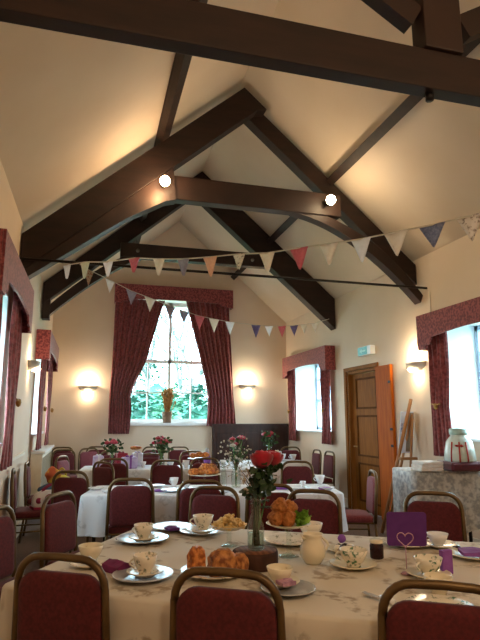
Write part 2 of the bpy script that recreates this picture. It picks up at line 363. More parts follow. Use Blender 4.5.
# truss nearest the camera: tie beam, king post and struts
Y1 = 2.2
t1 = tag(empty('roof_truss', (0, 0, 0)), 'nearest dark roof truss, thick tie beam with king post crossing the top', 'roof truss')
MB().box((XL+.012, Y1, 3.16), (XR-.012, Y1+.09, 3.39)).build('tie_beam', M_BEAM, t1, bevel=.006)
MB().box((RX-.08, Y1-.02, 3.392), (RX+.155, Y1+.1, roofz(RX)-.3)).build('king_post', M_BEAM2, t1, bevel=.006)
for sx in (-1, 1):
    m = MB(); cut_rafter(m, sx, Y1+.06, .12, .26); m.build('rafter', M_BEAM, t1)
    p = (RX+.04+sx*.11, 3.64); q = (RX+.04+sx*1.0, 4.18); m = MB(); bar(m, q, p, .14, Y1+.0, Y1+.08); m.build('strut', M_BEAM2, t1)
MB().tube([(RX-.03, Y1+.05, 3.12), (RX-.03, Y1+.05, 3.165)], .022, 8).build('bolt', M_IRON, t1)
# second truss: collar with arched braces
Y2 = 6.1
t2 = tag(empty('roof_truss', (0, 0, 0)), 'middle dark roof truss with arched collar carrying two glowing spotlights', 'roof truss')
m = MB(); zt_ = roofz(RX)-.15; wv = .33*math.sqrt(1+SL*SL); xe = XL+.012
m.prism([(RX, zt_), (RX+.3, roofz(RX+.3)-.15), (RX+.17, zt_+.17*SL-wv), (xe, roofz(xe)-.15-wv), (xe, roofz(xe)-.15)], 1, Y2-.13, Y2+.05); m.build('rafter', M_BEAM, t2, bevel=.008)
m = MB(); m.prism([(xe, roofz(xe)-.154-wv), (.82, roofz(.82)-.154-wv), (.86, 4.0), (.74, 3.97), (.28, 3.7), (xe, 2.88)], 1, Y2-.12, Y2+.04); m.build('straight_brace', M_BEAM2, t2)
m = MB(); cut_rafter(m, 1, Y2+.14, .17, .21, gap=.1); m.build('rafter', M_BEAM, t2, bevel=.008)
MB().box((.72, Y2-.09, 4.02), (3.02, Y2+.06, 4.32)).build('collar_beam', M_BEAM2, t2, bevel=.01)
xo = XR-.015
out = bez((2.35, 4.12), (3.45, 3.98), (xo, 3.05)); inn = bez((2.35, 4.02), (3.2, 3.92), (xo-.04, 2.95))
m = MB(); arc_brace(m, out, inn, Y2, .14); m.build('arched_brace', M_BEAM2, t2)
mir = lambda P: [(2*RX-x, z) for x, z in P]

# third truss near the back wall
Y3 = 8.8
t3 = tag(empty('roof_truss', (0, 0, 0)), 'farthest dark roof truss nearest the big back window', 'roof truss')
m = MB(); cut_rafter(m, -1, Y3, .2, .26); m.build('rafter', M_BEAM, t3, bevel=.008)
m = MB(); cut_rafter(m, 1, Y3, .2, .42); m.build('rafter', M_BEAM, t3, bevel=.008)
MB().box((.35, Y3-.13, 4.07), (2.95, Y3+.02, 4.31)).build('collar_beam', M_BEAM2, t3, bevel=.01)
m = MB(); P = bez((.55, 4.14), (.0, 3.94), (XL+.015, 3.1)); Q = bez((.7, 4.07), (.1, 3.82), (XL+.08, 3.0)); arc_brace(m, P, Q, Y3, .14); m.build('arched_brace', M_BEAM2, t3)
MB().box((XL+.015, Y3-.09, 2.98), (XL+.13, Y3+.09, 3.4)).build('wall_post', M_BEAM2, t3)
for bx_ in (.63, 2.61): MB().tube([(bx_, Y3-.15, 4.18), (bx_, Y3-.128, 4.18)], .03, 10).build('bolt', mat('steel_bolt', '#8b8680', .4, .8, col2='#77726c', scale=9), t3)
# purlins along the slopes
def purlin(label, sx, pxs):
    # intersect view rays with a plane just under the roof slope
    pts = []
    for x, y in pxs:
        d = ray(x, y); n = Vector((sx*SL, 0, 1)).normalized(); p0 = Vector((RX, 0, APEX-.16)); t = (p0-Vector((0, 0, EYE))).dot(n)/d.dot(n); pts.append(Vector((0, 0, EYE))+d*t)
    xm = sum(p.x for p in pts)/len(pts)
    zt_ = roofz(xm)-.015
    m = MB(); w = .055; v = Vector((sx*1, -SL)).normalized(); n2 = Vector((v.y, -v.x))
    if n2.y > 0: n2 = -n2
    c = Vector((xm, zt_)); P = [c-v*w, c+v*w, c+v*w+n2*.11, c-v*w+n2*.11]
    m.prism([tuple(p) for p in P], 1, YF+.02, D-.005)
    return tag(m.build('purlin', M_BEAM, None), label, 'purlin'), xm
print('PURLIN', purlin('dark purlin running along the left roof slope', -1, [(186, 52), (152, 165)])[1], purlin('dark purlin running along the right roof slope', 1, [(435, 97), (340, 183), (300, 217)])[1])
# steel tie rod of the second truss
p = on(30, 262, 1, Y2-.15); q = on(430, 292, 1, Y2-.15)
tag(MB().tube([(XL+.01, Y2-.15, 3.13), (XR-.01, Y2-.15, 3.13)], .016, 8).build('tie_rod', M_IRON), 'thin dark iron tie rod spanning wall to wall above the bunting tables', 'tie rod')
tag(MB().tube([(XR-.006, 5.9, 2.78), (XR-.006, 5.9, 3.08)], .006, 6).build('wall_cable', M_PLASTER), 'thin pale cable running down the right wall to the near pelmet', 'cable')

# ------------------------------------------------------------------ lamps
def light(name, kind, loc, energy, col=(1, .77, .52), size=.05, **k):
    d = bpy.data.lights.new(name, kind); d.energy = energy; d.color = col
    if kind in ('POINT', 'SPOT'): d.shadow_soft_size = size
    for a, v in k.items(): setattr(d, a, v)
    o = bpy.data.objects.new(name, d); COL.objects.link(o); o.location = loc; return o
def spot_lamp(p, label, group=None):
    r = tag(empty('spotlight', p), label, 'spotlight', group)
    MB().lathe([(.0, -.065), (.03, -.055), (.05, -.03), (.062, 0), (.05, .035), (.02, .06), (0, .065)], 16).build('bulb', M_BULB, r)
    MB().tube([(0, .05, .0), (0, .15, .02)], .045, 12).build('lamp_holder', M_IRON, r)
    MB().tube([(0, .12, .0), (-.03, .19, -.05)], .012, 8).build('bracket', M_IRON, r)
    return r
pa = on(165, 181, 1, Y2-.26); pb = on(331, 200, 1, Y2-.26)
spot_lamp(pa, 'left glowing spotlight on the middle roof truss'); spot_lamp(pb, 'right glowing spotlight on the middle roof truss')
light('spot_fill_glow', 'POINT', (pa.x, pa.y-.35, pa.z-.15), 5, size=.07); light('spot_fill_glow', 'POINT', (pb.x, pb.y-.35, pb.z-.15), 5, size=.07)
light('spot_spill', 'POINT', (pa.x-.06, pa.y-.0, pa.z-.13), 7, (1, .55, .24), .03)
# unseen pair of lamps assumed behind the camera, added as warm room fill
for xx in (.7, 2.7): light('spot_fill_glow', 'POINT', (xx, -.6, 3.2), 32, size=.1)

def sconce(base, nx, ny, label, k=1):
    """base on wall; (nx, ny) is the wall's inward normal"""
    r = tag(empty('wall_sconce', base, face(nx, ny)), label, 'wall light')
    n = 14; rs = []
    for rr, z in ((.05, -.095), (.11, -.08), (.175, -.04), (.195, .02), (.187, .02), (.16, -.03)):
        rs.append([(rr*math.cos(PI*k/n), rr*math.sin(PI*k/n)*.72+.003, z) for k in range(n+1)])
    MB().rings(rs, None, False, True, False).build('dish', mat('sconce_grey', '#B5ADA2', .7, col2='#a9a196', scale=9), r, solid=.004)
    MB().lathe([(0, -.115), (.04, -.105), (.07, -.08), (.07, -.07), (0, -.07)], 14, Matrix.Translation((0, .085, 0))).build('glass_bowl', M_SCGLOW, r)
    M = r.matrix_basis.to_3x3() if False else Matrix.Rotation(face(nx, ny), 3, 'Z')
    light('sconce_up', 'POINT', Vector(base)+M @ Vector((0, .1, .09)), 10.5*k, (1, .80, .55), .05)
    light('sconce_down', 'POINT', Vector(base)+M @ Vector((0, .1, -.17)), 2.0*k, (1, .80, .55), .04)
    return r
p = on(88, 387, 1, D); sconce((p.x, D-.001, p.z), 0, -1, 'lit wall sconce left of the big back window')
p = on(247, 386, 1, D); sconce((p.x, D-.001, p.z), 0, -1, 'lit wall sconce right of the big back window')
sconce((XL+.001, 7.6, 2.17), 1, 0, 'lit wall sconce between the two left wall curtains', .45)
p = on(418, 364, 0, XR); sconce((XR-.001, p.y, p.z), -1, 0, 'lit wall sconce on the right wall beside the near curtain')

# exit sign
p = on(369, 351, 0, XR); es = tag(empty('exit_sign', (XR, p.y, p.z)), 'small green and white emergency sign above the brown door', 'sign')
MB().box((-.09, -.2, -.07), (-.001, .2, .07), bev=.006).build('sign_box', M_WHITE, es)
MB().box((-.096, -.1, -.062), (-.091, .19, .062)).build('sign_face', M_GREEN, es)
mk = MB(); mk.box((-.099, -.06, -.012), (-.0965, .06, .012)); mk.prism([(.06, -.04), (.12, 0), (.06, .04)], 0, -.099, -.0965); mk.build('arrow', mat('pale_mark', '#9fd0c4', .5, col2='#93c6ba', scale=9), es)

# ------------------------------------------------------------------ curtains and pelmets
def wallmap(kind, v0=0):
    """map (s along wall, d out of wall, z) to world"""
    if kind == 'back': return lambda s, d_, z: (s, D-d_, z)
    if kind == 'left': return lambda s, d_, z: (XL+d_, s, z)
    return lambda s, d_, z: (XR-d_, s, z)
def pelmet(kind, s0, s1, zt_, zend, zmid, label, dep=.2):
    W = wallmap(kind); L = s1-s0; o = W((s0+s1)/2, 0, zend)
    e = min(.28, L*.17); dz = zmid-zend
    prof = [(s0, zt_), (s0, zend), (s0+e*.55, zend), (s0+e*.6, zend+dz*.25), (s0+e*.95, zend+dz*.25+.01), (s0+e, zend+dz*.7)]
    n = 10
    for k in range(n+1):
        t = k/n; prof.append((s0+e*1.1+(L-2.2*e)*t, zend+dz*(.8+.2*math.sin(PI*t))))
    prof += [(s1-e, zend+dz*.7), (s1-e*.95, zend+dz*.25+.01), (s1-e*.6, zend+dz*.25), (s1-e*.55, zend), (s1, zend), (s1, zt_)]
    def rel(p): return tuple(Vector(p)-Vector(o))
    m = MB(); m.rings([[rel(W(s, dep, z)) for s, z in prof], [rel(W(s, dep-.02, z)) for s, z in prof]], None, True, False)
    for sa, sb in ((s0, s0+.02), (s1-.02, s1)):
        c = [rel(W(sa, .003, zend)), rel(W(sb, dep-.021, zt_))]; m.box(tuple(min(a, b_) for a, b_ in zip(*c)), tuple(max(a, b_) for a, b_ in zip(*c)))
    c = [rel(W(s0+.021, .003, zt_-.02)), rel(W(s1-.021, dep-.021, zt_))]; m.box(tuple(min(a, b_) for a, b_ in zip(*c)), tuple(max(a, b_) for a, b_ in zip(*c)))
    return tag(m.build('pelmet', M_PELM, None, o), label, 'pelmet')
def curtain(kind, rows, label, folds=7, dep=.09, amp=.03, tie=None):
    """rows: (z, s_left, s_right) from top to bottom"""
    W = wallmap(kind); o = Vector(W((rows[-1][1]+rows[-1][2])/2, dep, rows[-1][0]))
    r = tag(empty('curtain', o), label, 'curtain'); n = folds*8; R_ = []
    zs = []; K = 26
    for k in range(K+1):
        z = rows[0][0]+(rows[-1][0]-rows[0][0])*k/K
        for i in range(len(rows)-1):
            if rows[i][0] >= z-1e-6 >= rows[i+1][0]-1e-5:
                t = (rows[i][0]-z)/(rows[i][0]-rows[i+1][0]); t = max(0, min(1, t)); ts = t*t*(3-2*t) if rows[i][3:] else t
                a = rows[i][1]+(rows[i+1][1]-rows[i][1])*ts; b_ = rows[i][2]+(rows[i+1][2]-rows[i][2])*ts; break
        zs.append((z, a, b_))
    full = max(b_-a for _, a, b_ in zs)
    for z, a, b_ in zs:
        row = []
        sq = min(1.25, .75+.5*(1-(b_-a)/full))
        for j in range(n+1):
            u = j/n; ph = u*folds*2*PI
            row.append(tuple(Vector(W(a+(b_-a)*u+.006*math.sin(ph*2+z*3), dep+amp*sq*math.sin(ph+.4*math.sin(z*2.2))+.008*math.sin(ph*.37+z*5), z))-o))
        R_.append(row)
    MB().rings(R_, None, False, True, False).build('drape', M_CURT, r, solid=.004)
    if tie:
        z, a, b_ = tie; pts = []
        for k in range(13):
            t = .3+.4*k/12; pts.append(tuple(Vector(W(a+(b_-a)*t, dep+.045+.02*math.sin(PI*t), z-.05*math.sin(PI*t)))-o))
        tb = MB().tube(pts, .009, 8).build('tieback', M_GOLD, r)
        MB().lathe([(0, .02), (.02, .01), (.026, -.02), (.018, -.05), (0, -.06)], 10, Matrix.Translation(pts[6])).build('tassel', M_GOLD, tb)
    return r
# back window
pelmet('back', .37, 2.90, 4.22, 3.82, 3.92, 'wide maroon damask pelmet above the big back window')
def bk(x, y): q = on(x, y, 1, D-.1); return q.x, q.z
def brow(y, xl, xr): a, z = bk(xl, y); b_, z2 = bk(xr, y); return (z, a, b_)
curtain('back', [brow(298, 116, 165), brow(330, 114, 155), brow(360, 112, 146), brow(385, 110, 134.5), brow(396, 109.5, 131), brow(410, 109, 132), brow(434, 108, 129)], 'left maroon damask curtain swept back beside the big back window', 8, .1, .03)
curtain('back', [brow(300, 186, 229), brow(330, 193, 230), brow(360, 200, 231.5), brow(385, 206, 233), brow(396, 208, 233.5), brow(410, 208, 235), brow(426, 206.5, 236)], 'right maroon damask curtain swept back beside the big back window', 8, .1, .03)
# side windows
for kind, nm in (('left', 'left'), ('right', 'right')):
    pelmet(kind, *((4.0, 5.95) if nm == 'right' else (3.85, 5.78)), 2.74, 2.30, 2.47, 'maroon damask pelmet over the near %s window' % nm)
    pelmet(kind, *((8.78, 11.02) if nm == 'right' else (8.3, 10.52)), 2.74, 2.30, 2.47, 'maroon damask pelmet over the far %s window' % nm)
    for wn, (a, b_) in (('near', (4.05, 5.9) if nm == 'right' else (3.89, 5.76)), ('far', (8.84, 10.96) if nm == 'right' else (8.35, 10.47))):
        wd = .62 if nm == 'left' else .42
        curtain(kind, [(2.5, b_-wd, b_), (1.66, b_-wd+.04, b_-.01), (1.6, b_-wd+.05, b_-.01), (1.0, b_-wd+.0, b_)], 'maroon damask curtain on the window\'s far side, %s %s window' % (wn, nm), 5, .1, .025, (1.66, b_-wd+.03, b_))
        curtain(kind, [(2.5, a, a+wd), (1.66, a+.01, a+wd-.04), (1.6, a+.01, a+wd-.05), (1.0, a, a+wd)], 'maroon damask curtain on the window\'s near side, %s %s window' % (wn, nm), 5, .1, .025, (1.66, a, a+wd-.03))

# ------------------------------------------------------------------ bunting
def cloth_flag(m):
    nt = m.node_tree; n = nt.nodes; b_ = n['Principled BSDF']; o_ = n['Material Output']; t = n.new('ShaderNodeBsdfTranslucent'); mx = n.new('ShaderNodeMixShader'); mx.inputs[0].default_value = .55
    ln = [l for l in nt.links if l.to_socket == b_.inputs['Base Color']]
    if ln: nt.links.new(ln[0].from_socket, t.inputs['Color'])
    nt.links.new(b_.outputs[0], mx.inputs[1]); nt.links.new(t.outputs[0], mx.inputs[2]); nt.links.new(mx.outputs[0], o_.inputs['Surface']); return m
FL = {'white': mat('flag_white', '#F4F6FA', .85, col2='#eceef2', scale=30), 'cream': mat('flag_cream', '#F2ECE4', .85, col2='#ebe3d8', scale=30),
      'pink': mat('flag_pink', '#E093A0', .85, col2='#d58391', scale=40), 'grey': mat('flag_grey', '#B4B0BE', .85, col2='#a5a1b0', scale=40),
      'peach': mat('flag_peach', '#F0D0BA', .85, col2='#e8c4ac', scale=40), 'blue': mat('flag_blue', '#8089A8', .85, col2='#a4acc4', scale=60),
      'mint': mat('flag_mint', '#E2E6D8', .85, col2='#d8dccb', scale=30), 'lilac': mat('flag_lilac', '#8E86A8', .85, col2='#82799d', scale=30),
      'dots': print_mat('flag_dots', '#EAE4D8', ['#8A8478', '#7a7468'], scale=40, amount=.5, fine=60), 'orange': print_mat('flag_orange', '#D8C8B0', ['#C06A3C', '#B25A30'], scale=40, amount=.45, fine=60),
      'floral': print_mat('flag_floral', '#EEE6DE', ['#B48A90', '#A89A90'], scale=30, amount=.48, fine=50)}
for _m in FL.values(): cloth_flag(_m)
M_CORD = mat('white_cord', '#CFC8BA', .8, col2='#c4bcac', scale=30)
def bunting(label, L, R_, flags, ends):
    L = Vector(L); R_ = Vector(R_); n = (R_-L).cross(Vector((0, 0, 1))).normalized(); u = Vector(((R_-L).x, (R_-L).y, 0)).normalized()
    def hit(x, y): d_ = ray(x, y); o = Vector((0, 0, EYE)); return o+d_*((L-o).dot(n)/d_.dot(n))
    r = tag(empty('bunting', L), label, 'bunting')
    tops = [hit(x, y) for x, y, *_ in flags]
    pts = [L]+tops+[R_] if ends else tops
    MB().tube([tuple(p-L) for p in pts], .006, 6).build('cord', M_CORD, r)
    q = random.Random(3)
    for p, (x, y, w_, h_, c) in zip(tops, flags):
        s = px(p, 1); w2 = w_*s/2/max(.3, abs(u.dot(_R))); hh = h_*s; tw = q.uniform(-.25, .25)
        a = p-L; i = tops.index(p)
        nb = tops[min(i+1, len(tops)-1)]-tops[max(i-1, 0)]; nb.normalize()
        m = MB(); rs = []
        for k in range(6):
            t = k/5; ww = w2*(1-t*.97); row = []
            for j in range(5):
                v = -1+j/2; row.append(tuple(a+nb*(v*ww)+Vector((0, 0, -hh*t))+n*(.012*math.sin(v*2+t*3)+tw*hh*t*.3)))
            rs.append(row)
        m.rings(rs, None, False, True, False).build('pennant', FL[c], r, solid=.002)
    return r
S1 = [(67, 265, 12, 14, 'white'), (85, 262, 14, 17, 'mint'), (108, 262, 14, 15, 'white'), (134, 258, 15, 15, 'pink'), (159, 259, 15, 17, 'cream'), (183, 259, 15, 17, 'grey'), (210, 257, 16, 20, 'peach'), (239, 254, 14, 16, 'dots'),
      (267, 253, 16, 20, 'cream'), (299, 248, 18, 22, 'pink'), (329, 244, 18, 22, 'cream'), (361, 239, 18, 24, 'white'), (396, 232, 21, 25, 'cream'), (432, 225, 22, 23, 'blue'), (470, 216, 22, 26, 'floral')]
pL = on(30, 254, 0, XL+.03)
bunting('long bunting string with larger flags stretched across under the middle truss', (XL+.03, 6.45, pL.z*1.0), on(500, 208, 1, 2.75), S1, True)
S2 = [(89, 270, 10, 16, 'orange'), (110, 280, 10, 13, 'white'), (131.5, 291, 11, 14, 'grey'), (150, 298, 11, 14, 'cream'), (170, 306, 11, 14, 'grey'), (184, 311, 10, 13, 'grey'), (199.6, 316, 10, 14, 'pink'), (214, 319, 10, 14, 'cream'), (230, 322, 9, 13, 'white'),
      (256, 325, 9, 13, 'lilac'), (269, 326, 8, 11, 'white'), (282, 326, 8, 12, 'pink'), (294, 325.5, 8, 11, 'lilac'), (304, 324.5, 7, 10, 'cream'), (315, 323, 7, 10, 'cream')]
bunting('sagging bunting string with smaller flags hung before the big back window', on(70, 258, 1, Y3-.2), on(329, 319, 1, Y3-.2), S2, True)

# ------------------------------------------------------------------ furniture: chairs
def make_chair():
    r = empty('banquet_chair')
    # arch of the back: flat oval tube
    pts = []
    for z in (.43, .55, .7, .8): pts.append((-.205+.012*(z-.43)/.4, -.205-.075*(z-.43), z))
    for k in range(7):
        a = PI-PI/2*k/6; pts.append((-.193+.1+.1*math.cos(a), -.205-.075*(.37+.105*math.sin(a)), .8+.105*math.sin(a)))
    pts += [(0, -.205-.075*.48, .908)]
    pts += [(-x, y, z) for x, y, z in reversed(pts[:-1])]
    MB().tube(pts, .0155, 10).build('back_frame', M_BRONZE, r)
    # back cushion
    def outline(w, z0_, z1_, rt, rb, n=6):
        P = []
        for cx_, cz, rr, a0 in ((w-rb, z0_+rb, rb, -PI/2), (w-rt, z1_-rt, rt, 0), (-w+rt, z1_-rt, rt, PI/2), (-w+rb, z0_+rb, rb, PI)):
            for k in range(n+1):
                a = a0+PI/2*k/n; P.append((cx_+rr*math.cos(a), cz+rr*math.sin(a)))
        return P
    def slope(z): return -.205-.075*(z-.43)
    rs = []
    for y, e in ((.028, .03), (.024, .01), (.012, 0), (-.012, 0), (-.022, .012), (-.026, .035)):
        rs.append([(x, slope(z)+y, z) for x, z in outline(.184-e, .5+e, .85-e, .08, .03)])
    MB().rings(rs).build('backrest', M_SEAT, r)
    rs = []
    for z, e in ((.435, .01), (.44, 0), (.475, 0), (.49, .008), (.498, .03), (.502, .08)):
        rs.append([(x, y+.005, z) for x, y in outline(.21-e, -.2+e, .225-e, .07, .05)])
    MB().rings(rs).build('seat', M_SEAT, r)
    f = MB(); f.tube([(-.19, -.19, .428), (.19, -.19, .428), (.19, .2, .428), (-.19, .2, .428)], .011, 6, closed=True); f.build('seat_frame', M_BRONZE, r)
    for sx in (-1, 1):
        MB().tube([(sx*.205, -.205, .43), (sx*.207, -.215, .25), (sx*.21, -.245, 0)], .0135, 8).build('leg', M_BRONZE, r)
        MB().tube([(sx*.19, .2, .428), (sx*.197, .21, .25), (sx*.205, .225, 0)], .0135, 8).build('leg', M_BRONZE, r)
        MB().tube([(sx*.2, -.215, .3), (sx*.197, .205, .3)], .009, 6).build('stretcher', M_BRONZE, r)
    return r
CH0 = make_chair(); used = [False]
lit_made = {}
BACK = Vector((0, -.243))
def chair_at(xy, rz, label, group=None, pink=False):
    if not used[0]: o = CH0; used[0] = True
    else:
        o = copy_tree(CH0)
    o.location = (xy[0], xy[1], 0); o.rotation_euler.z = rz
    tag(o, label, 'chair', group)
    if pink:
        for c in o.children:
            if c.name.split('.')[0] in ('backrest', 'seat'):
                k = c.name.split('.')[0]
                if k not in lit_made: me = c.data.copy(); me.materials.clear(); me.materials.append(M_LITSEAT); lit_made[k] = me
                c.data = lit_made[k]
    return o
def chair_px(x, y, dirv, label, group=None, pink=False, z=.915, yshift=None):
    t = at(x, y, z); rz = face(*dirv); off = Matrix.Rotation(rz, 2) @ BACK
    return chair_at((t.x-off.x, t.y-off.y), rz, label, group, pink)
U = (.857, -.515); N = (.515, .857); MN = (-.515, -.857)
GA = 'chairs around the front table'
chair_px(61, 551, N, 'leftmost maroon chair with bronze arch back on the front table\'s near side', GA, z=.93)
chair_px(225, 570, N, 'middle maroon chair with bronze arch back on the front table\'s near side', GA)
chair_px(442, 583, N, 'rightmost maroon chair on the front table\'s near side, by the heart card holder', GA)
chair_px(-8, 508, U, 'maroon chair at the front table\'s left end, cut off by the photo\'s edge', GA)
chair_px(59, 493, U, 'maroon chair at the front table\'s left end, front of backrest in full view', GA)
chair_px(215, 486.5, MN, 'maroon chair across the front table behind the bowl of crisps', GA)
chair_px(313, 490, MN, 'maroon chair across the front table behind the fried chicken stand', GA)
chair_px(432, 492, MN, 'maroon chair across the front table behind the upright purple card', GA)
NB = (.2, .98); MNB = (-.2, -.98)
GB = 'chairs around the other tables'
chair_px(131.5, 475, NB, z=.945, label= 'dark maroon chair on the second table\'s near side, left end', group=GB)
chair_px(201, 478.5, NB, z=.93, label= 'dark maroon chair on the second table\'s near side behind the crisps chair', group=GB)
chair_px(271, 482.5, NB, z=.93, label= 'dark maroon chair on the second table\'s near side behind the red roses', group=GB)
chair_px(71, 468.5, (.45, .89), 'maroon chair beyond the front table\'s left end, yellow bag showing through its arch', GB, z=.94)
chair_px(103, 462, (.8, .6), 'maroon chair turned sideways at the gift table\'s near left corner', GB)
chair_px(113, 458.5, (.1, 1), 'dark maroon chair tucked at the gift table\'s near side', GB)
chair_px(112, 451, (-.1, -1), 'dark maroon chair on the gift table\'s far side below pink flowers', GB)
chair_px(167, 460, (.15, 1), 'maroon chair left of the bread platter, backing onto the second table', GB)
chair_px(205, 458, (.1, 1), 'dark maroon chair behind the pastry stand of the second table', GB)
chair_px(151, 453.5, (-.1, -1), 'dark maroon chair on the third table\'s far side, left end', GB)
chair_px(192, 451, (-.1, -1), 'dark maroon chair on the third table\'s far side beside the purple bottle', GB)
chair_px(153, 446.5, (-.1, -1), 'distant maroon chair below the back window, left one of two', GB)
chair_px(179, 446.5, (-.1, -1), 'distant maroon chair below the back window, right one of two', GB)
chair_px(297, 461, (-.3, -.95), 'maroon chair facing us behind the second table\'s right end', GB)
chair_at((3.72, 9.72), face(-.1, -1), 'dark maroon chair under the far right window, facing the camera', GB)
chair_at((3.62, 8.95), face(-1, .05), 'dark maroon chair in profile by the right wall, farther one', GB)
chair_at((3.62, 8.42), face(-1, .0), 'dark maroon chair in profile by the right wall, one nearer the door', GB)
chair_px(373, 470.5, (-.93, .3), 'paler maroon chair seen side on in front of the open door', GB, True, z=.915)
chair_at((-.525, 6.38), face(1, .08), 'maroon chair seen side on against the left wall holding the dotted bag', GB)
chair_at((-.49, 7.35), face(1, 0), 'maroon chair by the left wall holding the blue bundle and orange bag', GB)
GS = 'spare chairs in the back left corner'
chair_at((-.45, 10.75), face(.1, -1), 'dark maroon chair in the back left corner, closest to the corner', GS)
chair_px(64, 449.5, (.25, -.97), 'dark maroon chair in front of the corner chair at back left', GS)
chair_px(62, 456, (.9, -.4), 'lit-tinted maroon chair turned sideways in front of the back left corner chairs', GS, True)
chair_at((.16, 10.85), face(0, -1), 'dark maroon chair against the back wall below the left sconce', GS)
chair_at((.13, 10.28), face(.5, -.86), 'lit-tinted maroon chair in front of the one below the left sconce', GS, True)

# ------------------------------------------------------------------ tables and cloths
def table(corner, ang, Lx, Wy, label, cat='table', h=.735):
    """corner = near-left corner; long axis (cos ang, sin ang); depth axis (-sin, cos)"""
    r = tag(empty('trestle_table', (corner[0], corner[1], 0), ang), label, cat)
    MB().box((.02, .02, h-.03), (Lx-.02, Wy-.02, h), bev=.006).build('tabletop', M_EASEL, r)
    for x in (.12, Lx-.12):
        for y in (.1, Wy-.1): MB().tube([(x, y, 0), (x, y, h-.03)], .018, 8).build('leg', M_BLACKLEG, r)
    return r
def cloth(corner, ang, Lx, Wy, top, drop, m_, label, seed=1, wav=.022):
    q = random.Random(seed); N_ = 150; rc = .05
    def outline(e):
        P = []; per = [(Lx+e-rc, -e+rc, -PI/2), (Lx+e-rc, Wy+e-rc, 0), (-e+rc, Wy+e-rc, PI/2), (-e+rc, -e+rc, PI)]
        segs = []
        for i, (cx_, cy_, a0) in enumerate(per):
            for k in range(6): a = a0+PI/2*k/5; segs.append((cx_+rc*math.cos(a), cy_+rc*math.sin(a), math.cos(a), math.sin(a)))
        # densify straight runs
        out = []
        for i in range(len(segs)):
            a = segs[i]; b_ = segs[(i+1) % len(segs)]; d_ = math.hypot(a[0]-b_[0], a[1]-b_[1]); k = max(1, int(d_/.05))
            for j in range(k): t = j/k; out.append(tuple(a[z]+(b_[z]-a[z])*t for z in range(4)))
        return out
    base = outline(0); ph = [q.uniform(0, 6.28) for _ in range(5)]
    acc = 0; arc = [0]
    for i in range(1, len(base)): acc += math.hypot(base[i][0]-base[i-1][0], base[i][1]-base[i-1][1]); arc.append(acc)
    tot = acc+.05
    rs = [[(x-nx*.02, y-ny*.02, top) for x, y, nx, ny in base], [(x, y, top-.002) for x, y, nx, ny in base], [(x+nx*.007, y+ny*.007, top-.012) for x, y, nx, ny in base]]
    K = 9
    for k in range(1, K+1):
        t = k/K; row = []
        for (x, y, nx, ny), s in zip(base, arc):
            w_ = wav*t*(math.sin(2*PI*s/tot*round(tot/.24)+ph[0])+.6*math.sin(2*PI*s/tot*round(tot/.41)+ph[1]))+.01+wav*.9*t
            hz = drop*(1+.06*math.sin(2*PI*s/tot*3+ph[2]))
            row.append((x+nx*w_, y+ny*w_, top-.012-hz*t))
        rs.append(row)
    m = MB(); m.rings(rs, None, False)
    m.bm.verts.ensure_lookup_table(); f = m.bm.faces.new([m.bm.verts[i] for i in range(len(base))]); f.smooth = False
    return tag(m.build('tablecloth', m_, None, (corner[0], corner[1], 0), ang), label, 'tablecloth')
TOP = .75
angA = math.atan2(-.515, .857)
def Axy(u, n): return (u*.857+n*.515, -u*.515+n*.857)
A0 = Axy(-1.63, 2.06)
table(A0, angA, 2.75, 1.42, 'front trestle table under the cream patterned cloth')
cloth(A0, angA, 2.75, 1.42, TOP, .42, M_CLOTH, 'cream printed tablecloth on the front table', 2)
angB = -math.radians(11.7)
B0 = (-.052, 5.32)
table(B0, angB, 2.45, .78, 'second trestle table, behind the front table')
cloth(B0, angB, 2.45, .78, TOP, .36, M_CLOTHB, 'white printed tablecloth on the second table', 5)
C0 = (-.12, 7.86)
table(C0, -.1, 1.0, .78, 'trestle table with the gifts, back left')
cloth(C0, -.1, 1.0, .78, TOP, .34, M_CLOTHB, 'white tablecloth on the gift table at back left', 7)
D0 = (.93, 7.62)
table(D0, -.08, 1.5, .78, 'third trestle table in the middle, below the back window')
cloth(D0, -.08, 1.5, .78, TOP, .34, M_CLOTHB, 'white tablecloth on the third table below the back window', 9)
E0 = (2.2, 8.35)
table(E0, -.05, 1.12, .78, 'far trestle table by the right wall')
cloth(E0, -.05, 1.12, .78, TOP, .34, M_CLOTHB, 'white tablecloth on the far table by the right wall', 11)
STZ = .92
pS = at(413, 471.5, STZ)
angS = math.radians(-6)
table((pS.x, pS.y), angS, .76, .5, 'side table under silver lace in front of the near right window', h=STZ-.015)
cloth((pS.x, pS.y), angS, .76, .5, STZ, .58, M_LACE, 'silver lace tablecloth on the side table by the near right window', 13, wav=.014)

